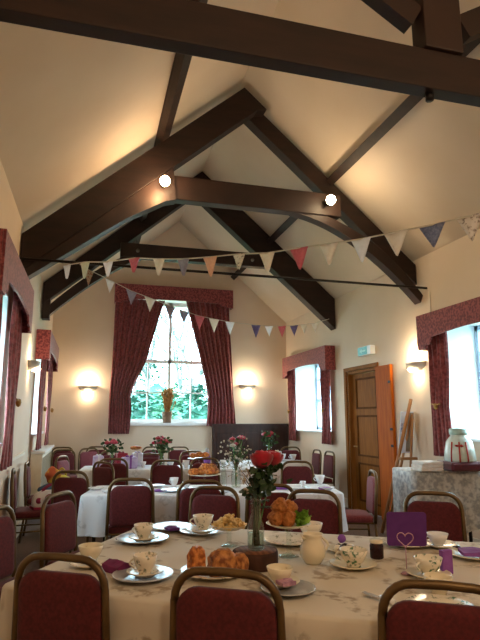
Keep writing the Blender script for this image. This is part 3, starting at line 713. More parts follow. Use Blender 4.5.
# ------------------------------------------------------------------ tableware
def cup_parts(r, R_, H_, m_, foot=True):
    MB().lathe([(0, .004), (R_*.45, .002), (R_*.5, .0), (R_*.48, H_*.12), (R_*.66, H_*.3), (R_*.86, H_*.62), (R_*1.0, H_), (R_*.965, H_), (R_*.83, H_*.62), (R_*.6, H_*.3), (0, H_*.2)], 24).build('bowl', m_, r)
    pts = [(R_*.84+R_*.42*math.sin(PI*k/8), 0, H_*.32+H_*.5*k/8) for k in range(9)]
    MB().tube(pts, R_*.075, 6).build('handle', m_, r)
def teacup(p, R_, H_, m_, rz, label, group=None, tea=None):
    r = tag(empty('teacup', p, rz), label, 'teacup', group); cup_parts(r, R_, H_, m_)
    if tea: MB().lathe([(0, H_*.8), (R_*.9, H_*.8)], 20).build('tea', tea, r)
    return r
def dish(name, p, R_, m_, label, cat, group=None, h=.018, rim=None):
    prof = [(0, .003), (R_*.55, .0), (R_*.6, .004), (R_*.98, h), (R_, h+.002), (R_*.97, h+.004), (R_*.6, .009), (0, .007)]
    if rim:
        r = tag(empty(name, p), label, cat, group); MB().lathe(prof, 32).build('well', m_, r)
        MB().lathe([(R_*.7, .0155), (R_*.985, h+.007), (R_*1.0, h+.003)], 32).build('rim', rim, r); return r
    return tag(MB().lathe(prof, 32).build(name, m_, None, p), label, cat, group)
def place(x, y, z=.752): return at(x, y, z)
G1 = 'china on the front table'
def setting(cx_, cy_, plate_w, cup_w, cup_h, m_, pm, lab, rz, cupdx=0, cupdy=0, plate='plate', saucer=True):
    p = place(cx_, cy_); R_ = px(p, plate_w)/2
    dish(plate, p, R_, pm, 'wide %s' % lab[0], 'plate', G1); z = .76
    if saucer:
        ps = place(cx_+cupdx, cy_+cupdy+1, .764); dish('saucer', ps, px(ps, cup_w)*.75, m_, lab[1], 'saucer', G1); z = .776
    pc = place(cx_+cupdx, cy_+cupdy, z); teacup(pc, px(pc, cup_w)/2, px(pc, cup_h)*.74, m_, rz, lab[2], G1)
setting(142.5, 541, 53, 20, 19, M_CHINA, M_SILVER, ('silver plate under the cup nearest the left chair across', 'floral saucer on the rear left silver plate', 'floral teacup on the rear left silver plate'), 2.6, 1, -2)
setting(143, 578, 62, 25, 25, M_CHINA, M_SILVER, ('silver plate beside the plum napkin, near left', 'floral saucer on the near left silver plate', 'floral teacup on the near left silver plate beside the plum napkin'), 2.9, 2, -4)
p = place(90, 566); dish('saucer', p, px(p, 20), M_CHINA, 'floral saucer behind the leftmost near chair', 'saucer', G1); pc = place(90.5, 561, .772); teacup(pc, px(pc, 12.5), px(pc, 15.2), M_CREAM, 2, 'plain cream teacup behind the leftmost near chair', G1)
p = place(202, 533); dish('plate', p, px(p, 23), M_WCHINA, 'white plate in front of the chair behind the crisps', 'plate', G1); ps = place(202, 532, .775); dish('saucer', ps, px(ps, 16), M_CHINA, 'floral saucer left of the crisps stand', 'saucer', G1); pc = place(203, 529.5, .79); teacup(pc, px(pc, 10.5), px(pc, 13.6), M_CHINA, 2.8, 'floral teacup left of the crisps stand', G1)
setting(288, 592, 56, 27, 22, M_CREAM, M_SILVER, ('silver floral plate right of the middle near chair', 'cream saucer with pink napkin right of the middle near chair', 'cream teacup right of the stacked pastries'), .6, -8, -8)
p = place(353, 567); dish('saucer', p, px(p, 23.5), M_CREAM, 'cream saucer under the blue flowered teacup', 'saucer', G1); pc = place(354, 566, .765); teacup(pc, px(pc, 14.5), px(pc, 16.0), M_BLUEFL, 2.6, 'cream teacup with teal blue flowers, left of the jam jar', G1)
p = place(408, 545); dish('plate', p, px(p, 25), M_CHINA, 'floral plate under the upright purple card', 'plate', G1)
p = place(440, 611); dish('plate', p, px(p, 34), M_BLUEFL, 'floral plate seen through the rightmost near chair\'s arch', 'plate', G1)
p = place(429, 577); dish('saucer', p, px(p, 22), M_CREAM, 'cream saucer behind the rightmost near chair', 'saucer', G1); pc = place(429, 574, .768); teacup(pc, px(pc, 14), px(pc, 16.0), M_BLUEFL, 3.4, 'tall white teacup with a blue flower behind the rightmost near chair', G1)
pc = place(439, 594); teacup(pc, px(pc, 14.5), px(pc, 17), M_CREAM, 1.6, 'cream teacup just over the rightmost near chair\'s arch', G1)
p = place(441, 547); dish('plate', p, px(p, 18), M_CHINA, 'floral plate right of the purple card', 'plate', G1); pc = place(438, 545, .775); teacup(pc, px(pc, 10.5), px(pc, 11.2), M_WCHINA, 3, 'white teacup right of the upright purple card', G1)
p = place(474, 557); dish('plate', p, px(p, 26), M_CREAM, 'cream plate under the lilac napkin at the right edge', 'plate', G1)
p = place(290, 543); dish('plate', p, px(p, 26), M_CHINA, 'floral plate behind the fried chicken stand', 'plate', G1); pc = place(311, 538); teacup(pc, px(pc, 12), px(pc, 14.4), M_CHINA, .5, 'floral teacup behind the cream jug', G1)
p = place(172, 529); dish('plate', p, px(p, 21), M_WCHINA, 'white plate with the purple napkin at the table\'s far edge', 'plate', G1)

def napkin(x, y, w_, d_, rz, m_, label, z=.752, th=.008, group='napkins'):
    p = y if isinstance(y, Vector) else place(x, y, z); m = MB(); ww = px(p, w_)/2; n = 6; rs = []
    for k in range(n+1):
        t = -1+2*k/n; y_ = d_*t/2; rs.append([(-ww*(1-.05*abs(t)), y_, 0), (ww*(1-.1*t*t), y_, 0), (ww*(1-.1*t*t), y_, th+.004*math.sin(5*t)), (0, y_, th*1.6+.003*math.cos(4*t)), (-ww*(1-.05*abs(t)), y_, th)])
    m.rings(rs, None, True, False); return tag(m.build('napkin', m_, None, p, rz), label, 'napkin', group)
napkin(117, 571, 19, .12, .6, M_MAGENTA, 'crumpled plum napkin left of the near left silver plate', .752, .03)
napkin(172, 529.5, 12, .08, .3, M_PURPLE, 'folded purple napkin on the white plate at the far edge', .774, .012)
p = place(447, 574); s = px(p, 1); tag(MB().box((-s*6.5, -.012, 0), (s*6.5, .012, s*23), bev=.003).build('napkin', M_LILAC, None, p, .1), 'standing lilac napkin beside the tall white teacup', 'napkin', 'napkins')
napkin(476, 554, 30, .12, -.4, M_LILAC, 'lilac napkin on the cream plate at the right edge', .776, .015)
napkin(286, 584, 16, .06, .2, mat('pink_print_napkin', '#C79AAE', .8, col2='#8f6a86', scale=40), 'pink printed napkin resting on the cream saucer', .79, .012)

# purple card and heart holder
p = place(407, 546, .775)
card = tag(empty('purple_card', p, angA+.2), 'upright rounded purple card standing on the far floral plate', 'card')
w2 = px(p, 39)/2; h2 = px(p, 33); cr = MB(); P = []
for cx_, cz, a0 in ((w2-.015, .015, -PI/2), (w2-.015, h2-.015, 0), (-w2+.015, h2-.015, PI/2), (-w2+.015, .015, PI)):
    for k in range(5): a = a0+PI/2*k/4; P.append((cx_+.015*math.cos(a), cz+.015*math.sin(a)))
cr.rings([[(x, -.002-.12*z, z) for x, z in P], [(x, .002-.12*z, z) for x, z in P]], None, True, False).build('card_face', M_PURPLE, card)
MB().prism([(-.06, 0), (.06, 0), (0, h2*.6)], 1, .0, .004).build('card_stand', M_PURPLE, card, (0, .02, 0))
p = place(407, 574); hd = tag(empty('card_holder', p, angA), 'thin wire heart card holder standing before the purple card', 'card holder')
s = px(p, 1); M_WIRE = mat('pink_wire', '#B98F9E', .4, .4, col2='#a57c8c', scale=9)
MB().tube([(0, 0, .006), (0, 0, s*27)], .0022, 6).build('stem', M_WIRE, hd)
hp = []
for k in range(25):
    a = 2*PI*k/24; hp.append((s*8*math.sin(a)**3, 0, s*33+s*.5*(13*math.cos(a)-5*math.cos(2*a)-2*math.cos(3*a)-math.cos(4*a))))
MB().tube(hp[:-1], .0025, 6, closed=True).build('heart_loop', M_WIRE, hd)
MB().lathe([(0, .008), (.02, .008), (.028, 0), (0, 0)], 16).build('foot', M_WIRE, hd)

# jug, jar, sweets, knife
p = place(313, 563); s = px(p, 1); j = tag(empty('cream_jug', p, .1), 'round bellied cream china milk jug in the table\'s middle', 'jug')
R_ = s*13; H_ = s*28
MB().lathe([(0, .002), (R_*.6, 0), (R_*.68, H_*.05), (R_*.95, H_*.25), (R_, H_*.42), (R_*.9, H_*.62), (R_*.7, H_*.8), (R_*.72, H_*.92), (R_*.84, H_), (R_*.8, H_), (R_*.66, H_*.9), (R_*.62, H_*.8), (0, H_*.6)], 28).build('body', M_CREAM, j)
MB().tube([(R_*.8+R_*.55*math.sin(PI*k/8), 0, H_*.3+H_*.55*k/8) for k in range(9)], R_*.1, 8).build('handle', M_CREAM, j)
MB().rings([[(-R_*.7, -R_*.28, H_*.88), (-R_*.7, R_*.28, H_*.88), (-R_*.76, 0, H_*.75)], [(-R_*1.05, -R_*.06, H_*1.02), (-R_*1.05, R_*.06, H_*1.02), (-R_*1.02, 0, H_*.97)]]).build('spout', M_CREAM, j)
p = place(377, 558); s = px(p, 1); j = tag(empty('jam_jar', p), 'small jar of dark jam with a pale lid', 'jar')
MB().lathe([(0, .0), (s*6.2, 0), (s*6.8, s), (s*6.8, s*12), (s*6, s*13.5), (s*6, s*14.5), (0, s*14.5)], 20).build('jar_body', M_JAM, j)
MB().lathe([(0, s*14.5), (s*6.6, s*14.5), (s*6.8, s*15), (s*6.6, s*17.5), (0, s*17.7)], 20).build('lid', M_CREAM, j)
p = place(344, 552); dish('sweet_dish', p, px(p, 17), M_CREAM, 'small cream dish of dark sweets left of the jam jar', 'dish')
q = random.Random(4)
for k in range(6):
    a = k*1.05; pp = p+Vector((.035*math.cos(a), .028*math.sin(a), .022))
    tag(MB().blob((0, 0, 0), px(p, 4), .1, 2, (1.2, 1, .8), k).build('chocolate', M_CHOC if k % 3 else M_CHINA, None, pp), 'dark sweet lying in the small cream dish' if k % 3 else 'pale wrapped sweet lying in the small cream dish', 'sweet', 'sweets in the small dish')
pp = place(342, 543, .757); tag(MB().blob((0, 0, px(pp, 4.2)), px(pp, 4.2), .06, 2).build('purple_sweet', M_LILAC, None, pp), 'round purple foil sweet behind the small dish of sweets', 'sweet')
p = place(381, 601); kn = tag(empty('butter_knife', p, 1.9), 'short knife with a white handle lying on the near cloth', 'knife')
MB().tube([(-.065, 0, .012), (0, 0, .012)], .011, 10).build('handle', M_WCHINA, kn); MB().box((0, -.01, .009), (.09, .012, .013), bev=.002).build('blade', M_SILVER, kn)
p = place(457, 551); tag(MB().blob((0, 0, px(p, 4)*.7), px(p, 4), .1, 2, (1.2, 1, .7)).build('chocolate', M_CHOC, None, p), 'dark round sweet right of the white teacup', 'sweet')

# pastries on a board
p = place(214, 574); bd = dish('plate', p, px(p, 34), M_CHINA, 'floral plate under the stacked golden pastries', 'plate', G1)
s = px(p, 1)
def pastry(x, y, z, a, b_, c, rz, label, m_, n=5, seed=1):
    """a scored bun: rounded block whose top is broken by deep ridges"""
    pp = at(x, y, z); m = MB(); rs = []; q = random.Random(seed); K = 9
    for k in range(K+1):
        t = k/K; e = 0 if t < .75 else ((t-.75)/.25)**2*.42; e = max(e, .1*(1-t*6) if t < .16 else 0); ring = []
        for i in range(40):
            an = 2*PI*i/40; cx_ = abs(math.cos(an))**.55*math.copysign(1, math.cos(an)); sy = abs(math.sin(an))**.55*math.copysign(1, math.sin(an)); x_ = a*(1-e)*cx_
            gr = 1-.2*abs(math.sin(n*PI*(cx_*(1-e)+1)/2+seed))*min(1, t*2)-.03*math.sin(7*an+9*t)
            ring.append((x_*gr, b_*(1-e)*sy*gr, c*t*(1-.2*(1-abs(math.sin(n*PI*(cx_*(1-e)+1)/2+seed)))*min(1, max(0, t-.3)*2))))
        rs.append(ring)
    m.rings(rs, None, True, True); return tag(m.build('pastry', m_, None, pp, rz), label, 'pastry')
pastry(196.5, 573, .772, s*9.5, s*7, s*25, .35, 'tall orange flaky pastry, left one of the pile', M_PASTRY2, 4, 2)
pastry(218.5, 574, .772, s*11.5, s*8, s*12, -.15, 'flat golden pastry under the ridged one', M_PASTRY, 3, 3)
pastry(239.5, 571, .772, s*8, s*8, s*17, .5, 'golden pastry at the right end of the pile', M_PASTRY, 3, 4)
pastry(222, 574, .772+s*12.2, s*14, s*8, s*21, .2, 'big ridged golden pastry on top of the pile', M_PASTRY, 5, 5)

# stands -------------------------------------------------------------------
def stand(p, R_, h, label, bowl=.02, cat='cake stand'):
    r = tag(empty('cake_stand', p), label, cat)
    MB().lathe([(0, .012), (.012, .01), (R_*.42, .004), (R_*.45, 0), (0, 0)], 24).build('foot', M_GLASS, r)
    MB().lathe([(.03, .006), (.012, .02), (.014, h*.5), (.011, h*.8), (.03, h)], 16).build('stem', M_GLASS, r)
    MB().lathe([(0, h), (R_*.6, h), (R_*.95, h+bowl), (R_, h+bowl+.003), (R_*.95, h+bowl+.004), (R_*.6, h+.006), (0, h+.006)], 32).build('dish', M_CREAM, r)
    return r
p = place(229, 546); s = px(p, 1); h = s*16; stand(p, s*18, h, 'glass footed cream dish of yellow crisps', .02)
cm = MB(); q = random.Random(2)
for k in range(90):
    a = q.uniform(0, 6.28); rr = q.random()**.6*s*16; z = h+.02+ (1-rr/(s*16))*s*13*q.uniform(.3, 1)
    M = Matrix.Translation((rr*math.cos(a), rr*math.sin(a), z)) @ Matrix.Rotation(q.uniform(0, 3), 4, 'X') @ Matrix.Rotation(q.uniform(0, 3), 4, 'Y')
    cm.blob((0, 0, 0), s*3.8, .1, 1, (1, .8, .22), k, M)
tag(cm.build('crisps', M_CRISP, None, p), 'heap of yellow crisps on the left footed dish', 'crisps', kind='stuff')
p = place(289, 556); s = px(p, 1); h = s*28; stand(p, s*23, h, 'glass footed cream stand holding fried chicken and salad', .015)
q = random.Random(8)
for k, (dx, dy, dz, r_) in enumerate(((-14, -3, 8, 8.5), (-3, -6, 8, 9), (-8, 4, 9, 9), (4, 5, 8, 8), (-9, -1, 19, 8.5), (1, 0, 17, 8))):
    tag(MB().blob((0, 0, 0), s*r_, .16, 3, (1, .85, .95), k+20).build('fried_chicken', M_CHICK, None, p+Vector((dx*s, dy*s, h+.012+dz*s*.9))), 'lumpy golden fried chicken piece piled on the tall glass stand', 'chicken', 'fried chicken on the tall stand')
sm = MB()
for k in range(80):
    a = q.uniform(0, 6.28); c = Vector((s*11+q.gauss(0, s*3.4), q.gauss(0, s*4)-s*3, h+.016+abs(q.gauss(0, s*4.5)))); sm.leaf(c, (math.cos(a), math.sin(a), q.uniform(-.1, .8)), s*8, s*6, up=Vector((q.gauss(0, 1), -1.2, q.gauss(0, 1))).normalized(), curl=.3)
tag(sm.build('salad_leaves', M_SALAD, None, p), 'bunch of green salad leaves beside the fried chicken', 'salad', kind='stuff')

# log slice, vase, roses
p = place(256, 566); s = px(p, 1); lg = tag(empty('log_slice', p), 'thick round log slice under the rose vase', 'log slice')
R_ = s*23; H_ = s*15
rs = []
for z, e in ((0, .96), (.1, 1), (.9, 1), (1, .97)): rs.append([(R_*e*(1+.03*math.sin(3*a)+.02*math.sin(7*a))*math.cos(a), R_*e*(1+.03*math.sin(3*a)+.02*math.sin(7*a))*math.sin(a), H_*z) for a in [2*PI*k/36 for k in range(36)]])
MB().rings(rs).build('bark', M_WOODSL, lg)
MB().lathe([(0, H_+.0015), (R_*.9, H_+.001)], 30).build('cut_face', M_WOODTOP, lg)
vz = p.z+H_+.003; vp = Vector((p.x, p.y, vz)); s = px(vp, 1)
vs = tag(empty('glass_vase', vp), 'clear glass bottle vase holding red roses on the log slice', 'vase')
prof = [(s*7.5, 0), (s*8.6, s*2), (s*8.6, s*20), (s*7, s*27), (s*5, s*34), (s*5.4, s*46), (s*6, s*51)]
MB().lathe([(0, 0)]+prof+[(r_-s*.5, z) for r_, z in reversed(prof)]+[(0, s*2)], 24).build('bottle', M_GLASS, vs)
MB().lathe([(0, s*2), (s*7.6, s*2), (s*7.8, s*16), (0, s*16)], 20).build('water', glass_mat('water', '#DDE6E0', .1), vs)
def rose(base, head, R_, label, m_=M_RED):
    r = tag(empty('red_rose', base), label, 'rose', 'roses in the glass bottle vase'); h = Vector(head)-Vector(base)
    MB().tube([(0, 0, 0), tuple(h*.5+Vector((.006, 0, 0))), tuple(h)], .004, 6).build('stem', M_STEM, r)
    m = MB(); q = random.Random(int(h.z*1e4))
    m.blob(h, R_*.62, .12, 2, (1, 1, 1.05))
    for lay, (rr, cnt) in enumerate(((.5, 3), (.72, 4), (.9, 5), (1.05, 6))):
        for j in range(cnt):
            c = Matrix.Translation(h+Vector((0, 0, R_*.22*(1-lay/3)))) @ Matrix.Rotation(q.uniform(-.25, .25), 4, 'X') @ Matrix.Rotation(2*PI*j/cnt+lay*.7, 4, 'Z'); rs = []
            for k in range(7):
                th = math.radians(-75+(125-lay*12)*k/6); lip = (.06+.03*lay)*max(0, k-4)/2; row = []
                for i in range(7):
                    v = -1+i/3; ang = v*(3.6/cnt+.25)
                    rad = R_*rr*(math.cos(th)+lip); row.append((rad*math.cos(ang), rad*math.sin(ang), R_*rr*math.sin(th)-R_*.16*v*v*max(0, k-2)/4))
                rs.append(row)
            m.rings(rs, c, False, True, False)
    m.build('petals', m_, r)
    lm = MB()
    for k in range(5): a = 2*PI*k/5; lm.leaf(h+Vector((0, 0, -R_*.5)), (math.cos(a), math.sin(a), -.3), R_*.9, R_*.4)
    for k in range(12):
        t = .42+.045*k; a = k*2.4; lm.leaf(h*t, (math.cos(a), math.sin(a), .25), s*11, s*8, curl=.35)
    lm.build('leaves', M_LEAFD, r)
    return r
vb = vp+Vector((0, 0, s*3))
def hp_(x, y, dy=0): # point on a vertical plane through the vase, facing the room axis
    q = on(x, y, 1, vp.y+dy); return q
rose(vb+Vector((.004, 0, 0)), hp_(261.5, 457.5), s*10.6, 'left red rose in the glass bottle vase')
rose(vb+Vector((-.004, .004, 0)), hp_(272.5, 457, .035), s*10, 'right red rose in the glass bottle vase')
fo = MB(); q = random.Random(12)
for k in range(110):
    c = hp_(q.gauss(263, 6.5), q.uniform(464, 496), q.gauss(0, .03)); a = q.uniform(0, 6.28); fo.leaf(c-vp, (math.cos(a), math.sin(a), q.uniform(-.6, .6)), s*9, s*7, up=Vector((q.gauss(0, 1), -1.2, q.gauss(0, .6))).normalized(), curl=.3)
for k in range(9): fo.tube([(q.gauss(0, .008), q.gauss(0, .008), s*4), (q.gauss(0, .006), q.gauss(0, .006), s*36), tuple(hp_(q.gauss(259, 6), q.uniform(472, 490), q.gauss(0, .02))-vp)], .0035, 5)
tag(fo.build('rose_foliage', M_LEAFD, None, vp), 'dark green foliage filling the rose vase', 'foliage', kind='stuff')
def breath(base, cent, spread, n, label, m_=M_BREATH, sz=.008):
    r = tag(empty('baby_breath', base), label, 'filler flower'); t = MB(); fl = MB(); b_ = Vector(base); q = random.Random(n)
    for k in range(n):
        c = Vector(cent)+Vector((q.gauss(0, spread[0]), q.gauss(0, spread[1]), q.gauss(0, spread[2]))); e = c-b_
        if k % 2 == 0: t.tube([(0, 0, 0), tuple(Vector((e.x*.3, e.y*.3, e.z*.6))), tuple(e)], .0016, 4)
        fl.blob(e, sz*q.uniform(.7, 1.3), .15, 1)
    t.build('twigs', M_TWIG, r); fl.build('blossoms', m_, r); return r
breath(vp+Vector((0, 0, s*40)), hp_(248, 478), (s*5, s*5, s*9), 46, 'white baby\'s breath leaning left of the red roses', sz=s*1.2)

# ------------------------------------------------------------------ flowers and food on the other tables
def tb(x, T, v, z=.752):
    (c0, ang) = T; lo, hi = 430.0, 560.0
    for _ in range(40):
        m_ = (lo+hi)/2; p = at(x, m_, z); l = -(p.x-c0[0])*math.sin(ang)+(p.y-c0[1])*math.cos(ang)
        if l > v: lo = m_
        else: hi = m_
    return p
TB_, TC, TD, TE = (B0, angB), (C0, -.1), (D0, -.08), (E0, -.05)
def pz(x, y, z): return y if isinstance(y, Vector) else at(x, y, z)
def vase_bouquet(x, ybase, ytop, z, vlab, blab, fl_m, nb=7, spread=9, glass_h=.4, s_=1, seed=3, filler=False):
    p = ybase[0] if isinstance(ybase, tuple) else at(x, ybase, z); s = px(p, 1); H_ = (ybase[1] if isinstance(ybase, tuple) else ybase-ytop)*s; q = random.Random(seed)
    v = tag(empty('glass_vase', p), vlab, 'vase'); hg = H_*glass_h; pr = [(s*3.6*s_, 0), (s*4*s_, s), (s*4*s_, hg*.6), (s*2.8*s_, hg*.8), (s*3.2*s_, hg)]
    MB().lathe([(0, 0)]+pr+[(r_*.9, z_) for r_, z_ in reversed(pr)]+[(0, s)], 16).build('bottle', M_GLASS, v)
    b_ = tag(empty('flower_bouquet', p+Vector((0, 0, s*1.2))), blab, 'flowers'); st = MB(); lf_ = MB()
    for k in range(nb):
        e = Vector((q.gauss(0, spread*.45*s), q.gauss(0, spread*.4*s), H_*q.uniform(.82, 1.0)-s*3)); st.tube([(0, 0, 0), (e.x*.15, e.y*.15, hg), tuple(e)], s*.5, 5)
        bl = MB()
        for i in range(6): a = i*1.05; bl.blob(e+Vector((math.cos(a)*s*1.5, math.sin(a)*s*1.5, s*.6)), s*1.9, .15, 1, (1, 1, .8), i+k)
        bl.blob(e+Vector((0, 0, s*1.4)), s*1.8, .1, 1); bl.build('blossom', fl_m[k % len(fl_m)], b_)
    for k in range(70):
        c = Vector((q.gauss(0, spread*.45*s), q.gauss(0, spread*.4*s)*.8, H_*q.uniform(.45, .9)))*1.0; a = q.uniform(0, 6.28); lf_.leaf(c, (math.cos(a), math.sin(a), q.uniform(-.4, .8)), s*4, s*3, up=Vector((q.gauss(0, 1), -1.2, q.gauss(0, .6))).normalized(), curl=.3)
    st.build('stems', M_STEM, b_); lf_.build('leaves', M_LEAF, b_)
    return p, s
p, s = vase_bouquet(236, 487, 437, .752, 'clear glass vase on the second table behind the red roses', 'mixed red and pink bouquet on the second table', [M_RED, M_PINK, M_PINK, M_BREATH], 7, 9, .42, 1.2, 5)
breath(p+Vector((0, 0, s*14)), p+Vector((0, 0, s*31)), (s*9, s*7, s*8), 110, 'wide spray of white filler flowers around the second table\'s bouquet', sz=s*1.0)
p2 = p+Vector((-.12, .05, 0)); v2 = tag(empty('glass_vase', p2), 'slim glass bottle left of the second table\'s bouquet', 'vase')
MB().lathe([(0, 0), (s*3, 0), (s*3.2, s), (s*3.2, s*12), (s*1.8, s*18), (s*1.9, s*24), (s*1.4, s*24), (s*1.2, s*18), (s*2.6, s*12), (0, s*1.5)], 16).build('bottle', M_GLASS, v2)
vase_bouquet(112, (tb(112, TC, .6), 27), 430, .752, 'glass vase of pink flowers on the gift table', 'small pink and green bouquet on the gift table', [M_PINK], 5, 8, .5, .7, 6)
vase_bouquet(161, (tb(161, TD, .4), 30), 430, .752, 'glass vase on the third table below the back window', 'dense red bouquet on the third table below the back window', [M_RED, M_PINK], 8, 9, .38, .9, 7)
vase_bouquet(269, (tb(269, TE, .45), 30), 431, .752, 'glass vase on the far right table', 'small dark pink bouquet on the far right table', [M_PINK, M_RED], 5, 8, .5, .8, 8)
G2 = 'china on the back tables'
def bplate(x, y, w_, label, m_=M_WCHINA, z=.752): p = pz(x, y, z); return dish('plate', p, px(p, w_)/2, m_, label, 'plate', G2)
def bcup(x, y, w_, h_, label, z=.752, m_=M_WCHINA): p = pz(x, y, z); return teacup(p, px(p, w_)/2, px(p, h_)*.95, m_, 2.5, label, G2)
bplate(172, tb(172, TB_, .2), 24, 'silver plate between the two left chairs of the second table', M_SILVER); bcup(174, tb(174, TB_, .62), 9, 9, 'white cup on the second table between its two left chairs')
bplate(157, 487, 16, 'white plate on the second table\'s left, far edge'); bplate(118, 494, 10, 'small white plate at the second table\'s left end'); bcup(117, 492.5, 7, 6, 'white cup at the second table\'s left end', .765)
bplate(215, 492, 22, 'white plate on the second table behind its middle chair'); bplate(297, 489, 26, 'white plate at the right end of the second table'); bcup(320, 484, 10, 9, 'white cup at the second table\'s far right corner')
napkin(325, 489, 12, .09, -.2, M_LILAC, 'lilac napkin at the second table\'s right corner', .752, .012); napkin(312, tb(312, TB_, .1), 24, .1, -.2, M_PURPLE, 'long purple napkin on the second table\'s right near edge', .752, .012)
napkin(280, 489, 14, .09, -.2, M_LILAC, 'lilac napkin behind the red roses on the second table', .752, .012)
bplate(327, tb(327, TB_, .3), 16, 'white plate near the second table\'s right corner')
bcup(303, 487, 6, 6, 'small white cup on the plate at the second table\'s right end', .77)
for x_, v_, w_, lab_ in ((96, .4, 16, 'white plate at the second table\'s left end, nearest its corner'), (143, .5, 20, 'white plate just beyond the dark chair at the second table\'s left end'), (185, .3, 18, 'silver plate beside the silver plate of the second table\'s left half'), (262, .5, 22, 'white plate behind the roses on the second table'), (222, .12, 20, 'white plate on the second table in front of its bouquet vase')):
    bplate(x_, tb(x_, TB_, v_), w_, lab_, M_SILVER if 'silver' in lab_ else M_WCHINA)
for x_, v_, lab_ in ((146, .52, 'white cup just beyond the dark chair at the second table\'s left end'), (264, .52, 'white cup behind the roses on the second table'), (186, .32, 'white cup on the silver plate near the second table\'s middle')):
    bcup(x_, tb(x_, TB_, v_, .765), 8, 7, lab_)
napkin(160, tb(160, TB_, .25), 14, .08, .1, M_LILAC, 'lilac napkin between the second table\'s two left chairs', .752, .012); napkin(110, tb(110, TB_, .22), 14, .08, .3, mat('white_napkin', '#DDE2EA', .85, col2='#cfd5de', scale=20), 'white folded napkin at the second table\'s left end', .752, .014)
bcup(143, tb(143, TC, .3), 6, 6, 'white cup at the gift table\'s right end'); bplate(108, tb(108, TC, .2), 14, 'white plate in front of the pink flowers on the gift table'); bplate(222, tb(222, TD, .3), 13, 'white plate on the third table right of its bread stand'); bcup(223, tb(223, TD, .5), 6, 6, 'white cup on the third table behind its right hand plate')
# pastry stand on table two
p = at(204, 489, .752); s = px(p, 1); stand(p, s*17, s*13, 'footed stand of golden pastries on the second table', .012)
for k, (dx, dz, r_) in enumerate(((-11, 3, 5), (-3, 3, 5.5), (5, 4, 6), (11, 3.5, 5), (1, 8, 5), (8, 8, 4.6))):
    tag(MB().blob((0, 0, 0), s*r_, .15, 2, (1.15, .9, .75), k+40).build('pastry', M_PASTRY if k % 2 else M_PASTRY2, None, p+Vector((dx*s, (k % 2)*s*2, s*14+dz*s*.9))), 'golden pastry on the second table\'s footed stand', 'pastry', 'pastries on the second table\'s stand')
# gifts table
def gift(x, y, w_, h_, m_, rm, label, rz=.2, z=.752):
    p = pz(x, y, z); s = px(p, 1); g = tag(empty('gift_box', p, rz), label, 'gift'); a = w_*s/2
    MB().box((-a, -a*.8, 0), (a, a*.8, h_*s), bev=.012).build('box', m_, g)
    MB().box((-a*.14, -a*.8-.003, -.0), (a*.14, a*.8+.003, h_*s+.003)).build('ribbon', rm, g)
    bw = MB()
    for sx in (-1, 1): bw.blob((sx*a*.3, 0, h_*s+a*.12), a*.28, .1, 1, (1.1, .5, .6))
    bw.build('bow', rm, g)
    return g
M_PALEL = mat('pale_lilac_wrap', '#C9C2E4', .5, col2='#B3A8D8', scale=14, lo=.4, hi=.6); M_PALEW = mat('white_wrap', '#DDDFE8', .5, col2='#c9cbe0', scale=14); M_REDBAG = mat('red_wrap', '#9A2038', .5, col2='#c9b0b6', scale=9, lo=.55, hi=.62)
gift(129, tb(129, TC, .2), 14, 11, M_PALEL, M_LILAC, 'lilac wrapped gift at the front of the gift table')
gift(137, tb(137, TC, .55), 11, 13, M_PALEW, M_PALEL, 'white wrapped gift at the right of the gift table', -.1)
gift(121, tb(121, TC, .58), 11, 13, M_REDBAG, M_REDBAG, 'red and white gift box behind the lilac gift', .3)
gift(98, tb(98, TC, .5), 10, 11, M_PALEL, M_PALEW, 'pale wrapped gift at the left of the gift table', .1)
p = tb(137, TC, .55); tag(MB().blob((0, 0, 0), .06, .15, 2, (1.4, 1, .5)).build('bread_roll', M_PASTRY2, None, p+Vector((-.03, 0, px(p, 13)+.075))), 'orange brown roll lying on top of the white wrapped gift', 'bread')
# third table
p = tb(199, TD, .3); s = px(p, 1); stand(p, s*12, s*8, 'footed stand of bread on the third table', .012)
for k, (dx, dz) in enumerate(((-6, 2), (0, 3), (6, 2.4))):
    tag(MB().blob((0, 0, 0), s*3.6, .14, 2, (1.3, .9, .75), k+60).build('bread_roll', M_PASTRY2, None, p+Vector((dx*s, 0, s*9.5+dz*s))), 'orange brown roll on the third table\'s bread stand', 'bread', 'rolls on the third table\'s bread stand')
p = tb(207, TD, .55); s = px(p, 1); bt = tag(empty('purple_bottle', p), 'small purple bottle with silver top on the third table', 'bottle')
MB().lathe([(0, 0), (s*3.2, 0), (s*3.4, s), (s*3.4, s*9), (s*1.5, s*12), (s*1.5, s*13.5), (0, s*13.5)], 14).build('bottle_body', M_LILAC, bt); MB().lathe([(0, s*13.5), (s*1.7, s*13.5), (s*1.7, s*17), (0, s*17)], 12).build('cap', M_SILVER, bt)
bplate(176, tb(176, TD, .2), 14, 'white plate on the third table\'s left end'); bcup(186, tb(186, TD, .22), 7, 8, 'white cup on the third table beside its bread stand')
bcup(171, tb(171, TD, .55), 6, 6, 'white cup on the third table, left of the plate')
# far right table
gift(277, tb(277, TE, .55), 8, 9, M_PALEW, M_CREAM, 'small pale box on the far right table'); bplate(287, tb(287, TE, .35), 16, 'white plate on the far right table, middle'); bcup(293, tb(293, TE, .5), 7, 6, 'white cup on the far right table'); bplate(297, tb(297, TE, .16), 13, 'white plate on the far right table\'s near edge')
bcup(283, tb(283, TE, .66), 6, 6, 'second white cup at the far right table\'s far side')

